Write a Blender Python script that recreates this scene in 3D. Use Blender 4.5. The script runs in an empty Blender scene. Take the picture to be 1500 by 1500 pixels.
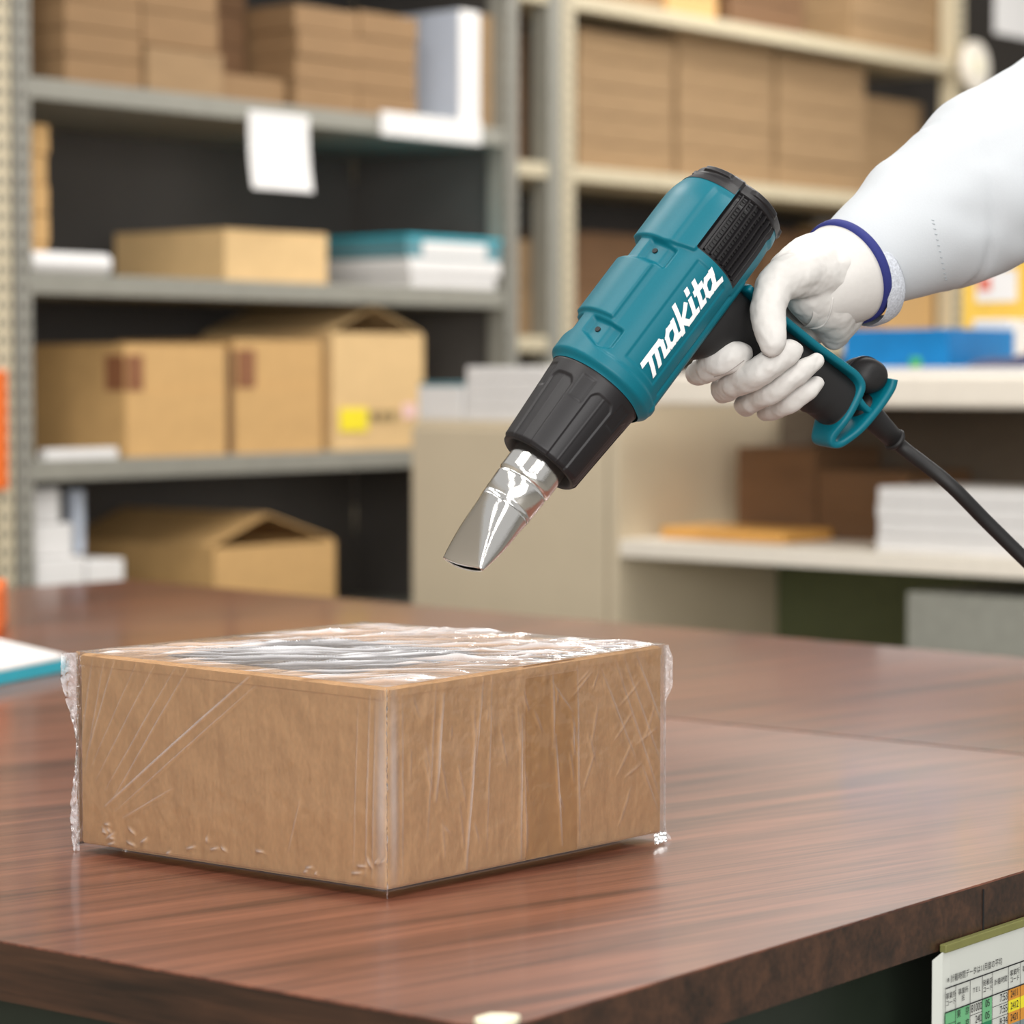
import bpy, bmesh, math, random
from mathutils import Vector, Matrix, noise as mnoise
random.seed(7)
sc = bpy.context.scene
COL = sc.collection
R = math.radians

# ------------------------------------------------------------------ camera
TABLE = 0.72                       # desk top height (m)
CAMH = TABLE + 0.308               # camera height
FPX = 4000.0                       # focal length in pixels of the 1500 frame
HORIZ = 550.0                      # pixel row of the horizon
pitch = math.atan((750 - HORIZ) / FPX)
cam_d = bpy.data.cameras.new('camera')
cam_d.sensor_width = 36.0
cam_d.lens = FPX / 1500 * 36.0
cam_d.clip_start = 0.05
cam_d.dof.use_dof = True
cam_d.dof.focus_distance = 1.70
cam_d.dof.aperture_fstop = 7.0
cam = bpy.data.objects.new('camera', cam_d)
COL.objects.link(cam)
cam.location = (0, 0, CAMH)
cam.rotation_euler = (R(90) - pitch, 0, 0)
sc.camera = cam
CP, SP = math.cos(pitch), math.sin(pitch)
CX, CU, CB = Vector((1, 0, 0)), Vector((0, SP, CP)), Vector((0, -CP, SP))   # right, up, towards viewer
CO = Vector((0, 0, CAMH))

# ------------------------------------------------------------------ world, lights, exposure
world = bpy.data.worlds.new('world'); sc.world = world
world.use_nodes = True
bg = world.node_tree.nodes['Background']
bg.inputs[0].default_value = (1.0, 0.98, 0.95, 1)
bg.inputs[1].default_value = 0.5
def area_light(name, loc, sx, sy, power, color=(1, .97, .93), rot=(0, 0, 0)):
    l = bpy.data.lights.new(name, 'AREA'); l.shape = 'RECTANGLE'
    l.size, l.size_y, l.energy, l.color = sx, sy, power, color
    o = bpy.data.objects.new(name, l); COL.objects.link(o)
    o.location = loc; o.rotation_euler = rot
    return o
# ceiling fluorescent fixtures of the store room, in rows; far pair added to brighten the back shelves
for i, (x, y, p) in enumerate([(-0.9, 1.1, 20), (0.9, 1.1, 20), (-0.9, 3.0, 22), (0.9, 3.0, 22), (0.4, 5.0, 26), (1.9, 5.0, 26), (1.0, 6.7, 26), (2.4, 6.7, 26), (-1.1, -0.9, 20), (1.0, -0.9, 20)]):
    area_light('ceiling_lamp', (x, y, 2.75), 0.35, 1.25, p)
# fill light added behind the camera to brighten the faces turned to it
area_light('front_fill', (0.7, -3.4, 1.75), 4.6, 1.7, 215, (1, .985, .97), (R(84), 0, R(0)))
vs = sc.view_settings
vs.view_transform = 'Standard'; vs.look = 'None'; vs.gamma = 1.0
vs.use_curve_mapping = False
vs.exposure = 0.0

# ------------------------------------------------------------------ pixel helpers (used to take real positions from the photo)
def ray(px, py):
    return (CX * ((px - 750) / FPX) + CU * ((750 - py) / FPX) - CB).normalized()
def P(px, py, depth):                       # world point seen at a pixel, at a given distance along the view axis
    return CO + (CX * ((px - 750) / FPX) + CU * ((750 - py) / FPX) - CB) * depth
def on_z(px, py, z=TABLE):
    d = ray(px, py); t = (z - CO.z) / d.z
    return CO + d * t
def lin(c):
    return tuple(((v / 255) / 12.92 if v / 255 <= .04045 else ((v / 255 + .055) / 1.055) ** 2.4) for v in c) + (1,)

# ------------------------------------------------------------------ materials
MATS = {}
def nodes_of(name):
    m = bpy.data.materials.new(name); m.use_nodes = True
    nt = m.node_tree
    return m, nt, nt.nodes['Principled BSDF']
def mat(name, rgb, rough=.5, metal=0., var=.08, scale=40., stretch=(1, 1, 1), bump=0., spec=.5, coat=0., sheen=0., rgb2=None):
    if name in MATS: return MATS[name]
    m, nt, b = nodes_of(name)
    tc = nt.nodes.new('ShaderNodeTexCoord'); mp = nt.nodes.new('ShaderNodeMapping')
    mp.inputs['Scale'].default_value = stretch
    nt.links.new(tc.outputs['Object'], mp.inputs[0])
    n = nt.nodes.new('ShaderNodeTexNoise'); n.inputs['Scale'].default_value = scale; n.inputs['Detail'].default_value = 4
    nt.links.new(mp.outputs[0], n.inputs['Vector'])
    cr = nt.nodes.new('ShaderNodeValToRGB')
    c = lin(rgb); c2 = lin(rgb2) if rgb2 else tuple(min(1, v * (1 + var)) for v in c[:3]) + (1,)
    c1 = c if rgb2 else tuple(v * (1 - var) for v in c[:3]) + (1,)
    cr.color_ramp.elements[0].position = .3; cr.color_ramp.elements[1].position = .7
    cr.color_ramp.elements[0].color = c1; cr.color_ramp.elements[1].color = c2
    nt.links.new(n.outputs[0], cr.inputs[0]); nt.links.new(cr.outputs[0], b.inputs['Base Color'])
    b.inputs['Roughness'].default_value = rough; b.inputs['Metallic'].default_value = metal
    b.inputs['Specular IOR Level'].default_value = spec
    b.inputs['Coat Weight'].default_value = coat; b.inputs['Coat Roughness'].default_value = .08
    b.inputs['Sheen Weight'].default_value = sheen
    if bump:
        bp = nt.nodes.new('ShaderNodeBump'); bp.inputs['Strength'].default_value = bump; bp.inputs['Distance'].default_value = .001
        nt.links.new(n.outputs[0], bp.inputs['Height']); nt.links.new(bp.outputs[0], b.inputs['Normal'])
    MATS[name] = m
    return m
def wood(name, dark, mid, light, rough, coat, ang, scale=1.0):
    m, nt, b = nodes_of(name)
    tc = nt.nodes.new('ShaderNodeTexCoord')
    mp0 = nt.nodes.new('ShaderNodeMapping'); mp0.inputs['Rotation'].default_value = (0, 0, ang)
    nt.links.new(tc.outputs['Object'], mp0.inputs[0])
    def nz(sx, sy, sca, det, dist):
        mp = nt.nodes.new('ShaderNodeMapping'); mp.inputs['Scale'].default_value = (sx, sy, sy)
        nt.links.new(mp0.outputs[0], mp.inputs[0])
        n = nt.nodes.new('ShaderNodeTexNoise'); n.inputs['Scale'].default_value = sca * scale; n.inputs['Detail'].default_value = det
        n.inputs['Distortion'].default_value = dist
        nt.links.new(mp.outputs[0], n.inputs['Vector']); return n
    a = nz(1, 14, 3.2, 8, .6); f = nz(1, 40, 7, 6, .3)
    mx = nt.nodes.new('ShaderNodeMath'); mx.operation = 'MULTIPLY_ADD'; mx.inputs[1].default_value = .6
    mu = nt.nodes.new('ShaderNodeMath'); mu.operation = 'MULTIPLY'; mu.inputs[1].default_value = .4
    nt.links.new(f.outputs[0], mu.inputs[0]); nt.links.new(a.outputs[0], mx.inputs[0]); nt.links.new(mu.outputs[0], mx.inputs[2])
    cr = nt.nodes.new('ShaderNodeValToRGB'); e = cr.color_ramp.elements
    e[0].position = .36; e[0].color = lin(dark); e[1].position = .64; e[1].color = lin(light)
    k = e.new(.5); k.color = lin(mid)
    nt.links.new(mx.outputs[0], cr.inputs[0]); nt.links.new(cr.outputs[0], b.inputs['Base Color'])
    b.inputs['Roughness'].default_value = rough; b.inputs['Coat Weight'].default_value = coat; b.inputs['Coat Roughness'].default_value = .1
    MATS[name] = m
    return m
def film_mat(name, haze, bump_scale, stretch, strength, rot=0.0, foldw=.5):
    m = bpy.data.materials.new(name); m.use_nodes = True; nt = m.node_tree; nt.nodes.clear()
    out = nt.nodes.new('ShaderNodeOutputMaterial')
    tr = nt.nodes.new('ShaderNodeBsdfTransparent'); gl = nt.nodes.new('ShaderNodeBsdfGlossy'); gl.inputs['Roughness'].default_value = .07
    tl = nt.nodes.new('ShaderNodeBsdfDiffuse'); tl.inputs['Color'].default_value = (.92, .92, .95, 1)
    fr = nt.nodes.new('ShaderNodeFresnel'); fr.inputs['IOR'].default_value = 1.5
    tc = nt.nodes.new('ShaderNodeTexCoord'); mp = nt.nodes.new('ShaderNodeMapping'); mp.inputs['Scale'].default_value = stretch; mp.inputs['Rotation'].default_value = (0, 0, rot)
    nz = nt.nodes.new('ShaderNodeTexNoise'); nz.inputs['Scale'].default_value = bump_scale; nz.inputs['Detail'].default_value = 5
    bp = nt.nodes.new('ShaderNodeBump'); bp.inputs['Strength'].default_value = strength; bp.inputs['Distance'].default_value = .002
    nt.links.new(tc.outputs['Object'], mp.inputs[0]); nt.links.new(mp.outputs[0], nz.inputs['Vector']); nt.links.new(nz.outputs[0], bp.inputs['Height'])
    nt.links.new(bp.outputs[0], gl.inputs['Normal']); nt.links.new(bp.outputs[0], fr.inputs['Normal'])
    at = nt.nodes.new('ShaderNodeAttribute'); at.attribute_name = 'fold'
    ml = nt.nodes.new('ShaderNodeMath'); ml.operation = 'MULTIPLY_ADD'; ml.inputs[1].default_value = foldw; ml.inputs[2].default_value = haze; ml.use_clamp = True
    nt.links.new(at.outputs['Fac'], ml.inputs[0])
    m1 = nt.nodes.new('ShaderNodeMixShader'); m2 = nt.nodes.new('ShaderNodeMixShader')
    nt.links.new(ml.outputs[0], m1.inputs[0]); nt.links.new(tr.outputs[0], m1.inputs[1]); nt.links.new(tl.outputs[0], m1.inputs[2])
    nt.links.new(fr.outputs[0], m2.inputs[0]); nt.links.new(m1.outputs[0], m2.inputs[1]); nt.links.new(gl.outputs[0], m2.inputs[2])
    nt.links.new(m2.outputs[0], out.inputs[0])
    MATS[name] = m
    return m

KRAFT = mat('kraft_cardboard', (216, 173, 124), .75, var=.06, scale=420, stretch=(1, 1, .6), bump=.15)
CARTON = mat('tan_carton', (202, 162, 106), .8, var=.05, scale=30)
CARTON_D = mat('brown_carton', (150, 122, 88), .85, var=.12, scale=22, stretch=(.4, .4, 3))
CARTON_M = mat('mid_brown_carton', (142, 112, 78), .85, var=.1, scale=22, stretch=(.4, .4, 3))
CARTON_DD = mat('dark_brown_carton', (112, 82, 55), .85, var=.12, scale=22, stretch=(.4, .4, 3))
CARTON_P = mat('pale_carton', (218, 184, 132), .8, var=.05, scale=30)
TAPE = mat('carton_tape', (204, 156, 98), .35, var=.03, scale=60)
TAPE_BR = mat('brown_tape', (140, 92, 62), .4, var=.05)
STEEL = mat('grey_painted_steel', (142, 140, 130), .5, var=.06, scale=25)
STEEL_C = mat('cream_painted_steel', (200, 188, 160), .5, var=.05, scale=25)
STEEL_DK = mat('dark_grey_panel', (92, 88, 84), .7, var=.06, scale=6)
BEIGE = mat('beige_cabinet_paint', (206, 192, 166), .5, var=.03, scale=8)
COUNTER = mat('cream_laminate', (240, 232, 218), .45, var=.02)
PAPER = mat('white_paper', (228, 226, 224), .7, var=.02)
PAPER_B = mat('bluish_paper', (200, 208, 222), .7, var=.03)
TEAL_F = mat('teal_plastic_folder', (40, 175, 195), .4, var=.04)
TEAL_D = mat('dull_teal_card', (92, 140, 150), .6, var=.06)
ORANGE = mat('orange_plastic', (232, 110, 36), .5, var=.04)
BLUE = mat('blue_plastic', (10, 120, 185), .35, var=.1, scale=18)
NAVY = mat('navy_cloth', (52, 54, 84), .9, var=.15, scale=40)
YELLOW = mat('yellow_card', (232, 190, 80), .7, var=.05)
YLABEL = mat('yellow_label', (245, 225, 40), .6, var=.03)
GREEN = mat('green_clip', (70, 180, 80), .5)
DGREEN = mat('dark_green_steel', (34, 42, 32), .5, var=.06)
BLACKGAP = mat('black_steel', (20, 19, 20), .6)
INK = mat('black_ink', (30, 30, 34), .6, var=.0)
INKG = mat('grey_ink', (140, 120, 80), .6)
PINK = mat('pale_pink_label', (238, 200, 200), .6)
RED = mat('red_print', (215, 110, 90), .6)
FLOOR = mat('grey_lino', (120, 116, 108), .5, var=.08, scale=5)
WALL = mat('pale_wall_paint', (205, 196, 182), .8, var=.04, scale=3)

# ------------------------------------------------------------------ mesh helpers
def link(name, me, m=None, parent=None, smooth=False, **props):
    o = bpy.data.objects.new(name, me); COL.objects.link(o)
    if m is not None and not me.materials: me.materials.append(m)
    if smooth:
        for p in me.polygons: p.use_smooth = True
    if parent is not None: o.parent = parent
    for k, v in props.items(): o[k] = v
    return o
def empty(name, loc=(0, 0, 0), rotz=0, **props):
    o = bpy.data.objects.new(name, None); COL.objects.link(o)
    o.location = loc; o.rotation_euler = (0, 0, rotz); o.empty_display_size = .05
    for k, v in props.items(): o[k] = v
    return o
def from_bm(bm, name):
    me = bpy.data.meshes.new(name); bm.to_mesh(me); bm.free(); return me
def pyd(name, v, f):
    me = bpy.data.meshes.new(name); me.from_pydata([tuple(p) for p in v], [], f); me.update(); return me
def bm_box(bm, x0, x1, y0, y1, z0, z1):
    vs_ = [bm.verts.new(c) for c in [(x0, y0, z0), (x1, y0, z0), (x1, y1, z0), (x0, y1, z0), (x0, y0, z1), (x1, y0, z1), (x1, y1, z1), (x0, y1, z1)]]
    for f in [(3, 2, 1, 0), (4, 5, 6, 7), (0, 1, 5, 4), (1, 2, 6, 5), (2, 3, 7, 6), (3, 0, 4, 7)]:
        bm.faces.new([vs_[i] for i in f])
def box_me(name, x0, x1, y0, y1, z0, z1, bev=0.0, seg=2):
    bm = bmesh.new(); bm_box(bm, x0, x1, y0, y1, z0, z1)
    if bev: bmesh.ops.bevel(bm, geom=list(bm.edges), offset=bev, segments=seg, affect='EDGES', profile=.5)
    return from_bm(bm, name)
def prism_me(name, pts, z0, z1, bev=0.0):           # pts: 2-D outline, counter-clockwise
    bm = bmesh.new()
    lo = [bm.verts.new((p[0], p[1], z0)) for p in pts]; hi = [bm.verts.new((p[0], p[1], z1)) for p in pts]
    n = len(pts)
    bm.faces.new(lo[::-1]); bm.faces.new(hi)
    for i in range(n): bm.faces.new([lo[i], lo[(i + 1) % n], hi[(i + 1) % n], hi[i]])
    if bev: bmesh.ops.bevel(bm, geom=list(bm.edges), offset=bev, segments=2, affect='EDGES', profile=.5)
    bmesh.ops.recalc_face_normals(bm, faces=bm.faces)
    return from_bm(bm, name)
def tube_me(name, pts, rads, n=16, caps=True, flat=None):
    pts = [Vector(p) for p in pts]; V = []; F = []
    t0 = (pts[1] - pts[0]).normalized()
    ref = Vector((0, 0, 1)) if abs(t0.z) < .9 else Vector((1, 0, 0))
    a = t0.cross(ref).normalized()
    for i, p in enumerate(pts):
        t = (pts[min(i + 1, len(pts) - 1)] - pts[max(i - 1, 0)]).normalized()
        a = (a - t * a.dot(t)).normalized(); b = t.cross(a)
        for k in range(n):
            an = 2 * math.pi * k / n
            V.append(p + (a * math.cos(an) + b * math.sin(an)) * rads[i])
    for i in range(len(pts) - 1):
        for k in range(n):
            F.append((i * n + k, i * n + (k + 1) % n, (i + 1) * n + (k + 1) % n, (i + 1) * n + k))
    if caps:
        F.append(tuple(range(n))[::-1]); F.append(tuple((len(pts) - 1) * n + k for k in range(n)))
    return pyd(name, V, F)
def spline(pts, m=8):                               # Catmull-Rom through tuples of any length
    out = []; n = len(pts)
    for i in range(n - 1):
        p0, p1, p2, p3 = pts[max(i - 1, 0)], pts[i], pts[i + 1], pts[min(i + 2, n - 1)]
        for k in range(m):
            t = k / m
            out.append(tuple(.5 * (2 * b + (c - a) * t + (2 * a - 5 * b + 4 * c - d) * t * t + (3 * b - a - 3 * c + d) * t ** 3) for a, b, c, d in zip(p0, p1, p2, p3)))
    out.append(tuple(pts[-1]))
    return out
def sst(a, b, x):
    t = max(0., min(1., (x - a) / (b - a))); return t * t * (3 - 2 * t)
def band(x, a, b, e):                               # 1 inside [a,b] with soft edges e
    return sst(a - e, a + e, x) * (1 - sst(b - e, b + e, x))

class Frame:
    """A furniture frame: origin on the floor plan, u along the front, d into depth."""
    def __init__(s, ox, oy, dx, dy, left=False):
        s.o = Vector((ox, oy, 0)); s.D = Vector((dx, dy, 0)).normalized()
        n = Vector((-s.D.y, s.D.x, 0)); s.N = n if n.y > 0 else -n
        s.ang = math.atan2(s.D.y, s.D.x)
        s.flip = s.D.cross(s.N).z < 0
    def pt(s, u, d, z): return s.o + s.D * u + s.N * d + Vector((0, 0, z))
    def hit(s, px, py, d=0.0):
        r = ray(px, py); q = s.o + s.N * d
        t = (q - CO).dot(s.N) / r.dot(s.N)
        w = CO + r * t
        return (w - s.o).dot(s.D), w.z
    def u(s, px, py=550, d=0.0): return s.hit(px, py, d)[0]
    def z(s, px, py, d=0.0): return s.hit(px, py, d)[1]
    def place(s, o, u, d, z):
        o.location = s.pt(u, d, z); o.rotation_euler = (0, 0, s.ang)
# local mesh space of a Frame object: x along u, y = depth (sign handled), z up
def fy(fr, a, b):
    return (a, b) if not fr.flip else (-b, -a)
def obox(name, fr, u0, u1, d0, d1, z0, z1, m, bev=.003, **props):
    uc, hw = (u0 + u1) / 2, abs(u1 - u0) / 2
    y0, y1 = fy(fr, 0, d1 - d0)
    o = link(name, box_me(name, -hw, hw, y0, y1, 0, z1 - z0, bev), m, None, **props)
    fr.place(o, uc, d0, z0)
    return o
def part(name, fr, root, ru, rd, rz, u0, u1, d0, d1, z0, z1, m, bev=.0015, **props):
    y0, y1 = fy(fr, d0 - rd, d1 - rd)
    a, b = min(u0, u1) - ru, max(u0, u1) - ru
    return link(name, box_me(name, a, b, y0, y1, z0 - rz, z1 - rz, bev), m, root, **props)

# ------------------------------------------------------------------ the room
link('floor', box_me('floor', -6, 7, -4, 12, -.05, 0), FLOOR, None, kind='structure')
wall_fr_dir = (.628, .778)
o = link('wall_back', box_me('wall_back', -6, 7, 11.0, 11.1, 0, 3.2), WALL, None, kind='structure')
o = link('wall_left', box_me('wall_left', -4.1, -4, -4, 11, 0, 3.2), WALL, None, kind='structure')

# ------------------------------------------------------------------ two desks
WOOD = wood('walnut_laminate', (70, 40, 32), (112, 68, 53), (140, 88, 68), .34, .35, R(-38))
WOOD2 = wood('walnut_laminate_far', (62, 34, 26), (108, 60, 44), (136, 80, 56), .28, .4, R(-43))
WOODE = wood('walnut_edge_band', (36, 24, 16), (58, 38, 26), (76, 50, 34), .4, .1, R(40))
def ipt(x1, y1, x2, y2, x3, y3, x4, y4):
    d = (x1 - x2) * (y3 - y4) - (y1 - y2) * (x3 - x4)
    a = x1 * y2 - y1 * x2; b = x3 * y4 - y3 * x4
    return ((a * (x3 - x4) - (x1 - x2) * b) / d, (a * (y3 - y4) - (y1 - y2) * b) / d)
TH = .033
def desk(corner_px, label, wmat, panel_inset, seams):
    q = [on_z(*c) for c in corner_px]
    ce = sum(q, Vector()) / 4
    root = empty('desk', (ce.x, ce.y, 0), 0, label=label, category='desk')
    pts = [((p.x - ce.x), (p.y - ce.y)) for p in q]
    ar = sum(pts[i][0] * pts[(i + 1) % 4][1] - pts[(i + 1) % 4][0] * pts[i][1] for i in range(4))
    if ar < 0: pts = pts[::-1]
    bm = bmesh.new(); bm.free()
    link('table_top', prism_me('table_top', pts, TABLE - .0012, TABLE), wmat, root)
    pin = [(p[0] * .9996, p[1] * .9996) for p in pts]
    link('edge_band', prism_me('edge_band', pin, TABLE - TH, TABLE - .00125), WOODE, root)
    k = panel_inset
    pp = [(p[0] * k, p[1] * k) for p in pts]
    for i in range(4):
        a, b = Vector(pp[i]), Vector(pp[(i + 1) % 4])
        d = (b - a).normalized(); n = Vector((-d.y, d.x)) * .012
        a2, b2 = a + d * .06, b - d * .06
        link('side_panel', prism_me('side_panel', [a2, b2, b2 + n, a2 + n], .08, TABLE - TH - .0005), DGREEN, root)
        pz = .03
        c = Vector(pp[i])
        link('leg', box_me('leg', c.x - pz, c.x + pz, c.y - pz, c.y + pz, 0, TABLE - TH - .0005, .003), BLACKGAP, root)
    return root, pts, ce
front = (0, 1378, 680, 1500); right = (790, 1490, 1500, 1275); seam = (970, 1050, 1500, 1105); far = (185, 849, 1500, 964); lft = (0, 863, 185, 849)
cF = ipt(*front, *right); cR = ipt(*right, *seam)
cL1 = (-300, 949 - .104 * 300 + 3); cL0 = (-300, 1378 - .1794 * 300)
desk1, dpts, dce = desk([cF, cR, cL1, cL0], 'near walnut desk that carries the film-wrapped box', WOOD, .93, True)
c2a = (cR[0] + 2, cR[1] - 1.2); c2b = (cR[0] + 2, far[1] + (far[3] - far[1]) / (far[2] - far[0]) * (cR[0] + 2 - far[0]))
c2L = ipt(*lft, -300, 949 - .104 * 300 + 2.2, 970, 1048.9)
desk2, _, _ = desk([c2a, c2b, (185, 849), c2L], 'far walnut desk butted against the back of the near desk', WOOD2, .93, False)
# vertical joint in the edge band of the near desk (right side) and the cream corner guard
e0, e1 = on_z(*cF), on_z(*cR)
ed = (e1 - e0).normalized(); en = Vector((ed.y, -ed.x, 0))
pj = on_z(1440, 1275 + .303 * 60)
tj = (pj - e0).dot(ed)
me = prism_me('edge_joint', [((e0 + ed * tj + en * -.001) - desk1.location).xy, ((e0 + ed * (tj + .0012) + en * -.001) - desk1.location).xy,
     ((e0 + ed * (tj + .0012) + en * .0004) - desk1.location).xy, ((e0 + ed * tj + en * .0004) - desk1.location).xy], TABLE - TH, TABLE - .004)
link('edge_joint', me, BLACKGAP, desk1)
CREAM = mat('cream_plastic', (236, 230, 200), .5, var=.03)
fl = (on_z(*cL0) - e0).normalized()
c0 = e0 + Vector((0, .0, 0))
guard = [c0 + fl * .014 + ed * .0, c0 + fl * .014 + ed * .012, c0 + fl * .008 + ed * .016, c0 + ed * .018, c0 - Vector((0, .006, 0)) + ed * .014, c0 - Vector((0, .008, 0)), c0 - Vector((0, .006, 0)) + fl * .012]
gb = sum(guard, Vector()) / len(guard)
g = link('corner_guard', prism_me('corner_guard', [((p - gb).x, (p - gb).y) for p in guard], 0, .004, .001), CREAM, None, label='small cream plastic guard on the front corner of the near desk', category='corner guard')
g.location = (gb.x, gb.y, TABLE + .0002)

# ------------------------------------------------------------------ film-wrapped box
FILM = film_mat('shrink_film', .03, 90, (1, 1, .25), .35)
FILMT = film_mat('shrink_film_top', .13, 34, (1, 4, 1), .7, R(-20), .8)
FILMF = film_mat('shrink_film_fin', .12, 160, (1, 1, .5), 1.0)
bF, bL, bR_ = on_z(567, 1317), on_z(119, 1247), on_z(969, 1231)
bB = bL + bR_ - bF
def top_at(b, py):                                  # height of a top corner from its pixel row
    dep = (b - CO).dot(-CB)
    lo = b.z; hi = b.z + .3
    for _ in range(40):
        mid = (lo + hi) / 2; q = Vector((b.x, b.y, mid)) - CO
        y = 750 - FPX * q.dot(CU) / q.dot(-CB)
        if y > py: lo = mid
        else: hi = mid
    return lo - b.z
hs = [top_at(bF, 1009), top_at(bR_, 946), top_at(bB, 914), top_at(bL, 957)]
bc = (bF + bB) / 2; bc.z = TABLE
carton = empty('wrapped_box', bc, 0, label='kraft cardboard box shrink-wrapped in clear film on the near desk', category='box')
Q = [p - bc for p in (bF, bR_, bB, bL)]
def bq(i, h): return Vector((Q[i].x, Q[i].y, h))
bm = bmesh.new()
lo = [bm.verts.new(bq(i, .0052)) for i in range(4)]; hi = [bm.verts.new(bq(i, hs[i])) for i in range(4)]
bm.faces.new(lo[::-1]); bm.faces.new(hi)
for i in range(4): bm.faces.new([lo[i], lo[(i + 1) % 4], hi[(i + 1) % 4], hi[i]])
bmesh.ops.recalc_face_normals(bm, faces=bm.faces)
bmesh.ops.bevel(bm, geom=list(bm.edges), offset=.0025, segments=3, affect='EDGES', profile=.5)
link('box_body', from_bm(bm, 'box_body'), KRAFT, carton, smooth=False)
def _inset(k):
    return [((p.x) * k, (p.y) * k) for p in Q]
link('base_inset', prism_me('base_inset', _inset(.86), .0005, .0052), KRAFT, carton)  # inset base added to lift the body, so a shadow gap shows below
def face_pt(i, j, s, t, off=0.0):                   # point on side face from corner i to corner j, s along, t up (0..1)
    a, b = Q[i], Q[j]; d = (b - a).normalized(); n = Vector((d.y, -d.x, 0))
    p = a.lerp(b, s); h = hs[i] + (hs[j] - hs[i]) * s
    if n.dot(p) < 0: n = -n
    return Vector((p.x, p.y, 0.0046 + (h - .0046) * t)) + n * off
# top flap lip: the crease line under the top edge, and the closing flaps
def strip(name, i, j, s0, s1, t0, t1, off, m, parent, nx=2):
    V, F = [], []
    for k in range(nx + 1):
        s = s0 + (s1 - s0) * k / nx
        for t, o_ in ((t0, off), (t1, off), (t1, .0), (t0, .0)): V.append(face_pt(i, j, s, t, o_))
    for k in range(nx):
        for e in range(4): F.append((k * 4 + e, k * 4 + (e + 1) % 4, (k + 1) * 4 + (e + 1) % 4, (k + 1) * 4 + e))
    F += [(3, 2, 1, 0), tuple(nx * 4 + e for e in range(4))]
    me = pyd(name, V, F); bm = bmesh.new(); bm.from_mesh(me); bmesh.ops.recalc_face_normals(bm, faces=bm.faces); bm.to_mesh(me); bm.free()
    return link(name, me, m, parent)
strip('flap_lip', 3, 0, .008, .992, .945, .992, .0016, KRAFT, carton)
strip('flap_lip', 0, 1, .008, .992, .955, .992, .0012, KRAFT, carton)
strip('packing_tape', 0, 1, .475, .665, .012, .94, .0003, TAPE, carton)
# tape over the top along the flap seam
def top_pt(s, t, off=0.0):                          # s: F->R, t: towards the back
    a = bq(0, hs[0]).lerp(bq(1, hs[1]), s); b = bq(3, hs[3]).lerp(bq(2, hs[2]), s)
    return a.lerp(b, t) + Vector((0, 0, off))
def top_plate(name, s0, s1, t0, t1, z0, z1, m):
    V = [top_pt(s, t, z) for z in (z0, z1) for s, t in ((s0, t0), (s1, t0), (s1, t1), (s0, t1))]
    me = pyd(name, V, [(3, 2, 1, 0), (4, 5, 6, 7), (0, 1, 5, 4), (1, 2, 6, 5), (2, 3, 7, 6), (3, 0, 4, 7)])
    return link(name, me, m, carton)
top_plate('packing_tape', .475, .665, .005, .995, .0001, .0004, TAPE)
GREYLBL = mat('dark_grey_print', (112, 98, 88), .6, var=.2, scale=30)
top_plate('printed_label', .10, .62, .25, .80, .0005, .0008, GREYLBL)
bm = bmesh.new()                                    # barcode-like bars at the right top edge
rr = random.Random(3); s = .56
while s < .94:
    w = rr.choice((.004, .006, .011, .016))
    a = [top_pt(s, .035, .0009), top_pt(s + w, .035, .0009), top_pt(s + w, .085, .0009), top_pt(s, .085, .0009)]
    bm.faces.new([bm.verts.new(p) for p in a]); s += w + rr.choice((.005, .008, .014))
link('printed_bars', from_bm(bm, 'printed_bars'), INK, carton)

rf = random.Random(11)
def seg_dist(x, y, s):
    ax, ay, bx, by = s[:4]; dx, dy = bx - ax, by - ay
    t = max(0, min(1, ((x - ax) * dx + (y - ay) * dy) / (dx * dx + dy * dy)))
    return math.hypot(x - ax - t * dx, y - ay - t * dy), t
def film_sheet(name, fn, nx, ny, lx, ly, segs, m, base, amp_noise, nsc, stretch=(1, 1), taper=0):
    V, F, W = [], [], []
    BK = 24; bk = {}
    for sg in segs:
        i0, i1 = int((min(sg[0], sg[2]) - .007) / lx * BK), int((max(sg[0], sg[2]) + .007) / lx * BK)
        j0, j1 = int((min(sg[1], sg[3]) - .007) / ly * BK), int((max(sg[1], sg[3]) + .007) / ly * BK)
        for a in range(max(0, i0), min(BK, i1) + 1):
            for b in range(max(0, j0), min(BK, j1) + 1): bk.setdefault((a, b), []).append(sg)
    for j in range(ny + 1):
        for i in range(nx + 1):
            s, t = i / nx, j / ny; x, y = s * lx, t * ly
            h = base + amp_noise * mnoise.fractal(Vector((x * nsc * stretch[0], y * nsc * stretch[1], lx * 7)), 1.0, 2.0, 4)
            w = 0
            for sg in bk.get((int(s * BK), int(t * BK)), ()):
                if min(sg[0], sg[2]) - .006 < x < max(sg[0], sg[2]) + .006 and min(sg[1], sg[3]) - .006 < y < max(sg[1], sg[3]) + .006:
                    d, tt = seg_dist(x, y, sg)
                    k = math.exp(-(d / sg[4]) ** 2) * math.sin(math.pi * (.08 + .84 * tt))
                    h += k * sg[5]; w = max(w, k * sg[6])
            if taper:
                e_ = sst(0, taper, min(s, 1 - s, t, 1 - t)); h = .0014 + (max(h, .0012) - .0014) * e_
            V.append(fn(s, t, max(h, .0012))); W.append(w)
    for j in range(ny):
        for i in range(nx):
            a = j * (nx + 1) + i; F.append((a, a + 1, a + nx + 2, a + nx + 1))
    me = pyd(name, V, F); at = me.attributes.new('fold', 'FLOAT', 'POINT')
    at.data.foreach_set('value', W)
    return me
film_parts = []
LL, LR = (Q[0] - Q[3]).length, (Q[1] - Q[0]).length
HH = sum(hs) / 4
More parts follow.
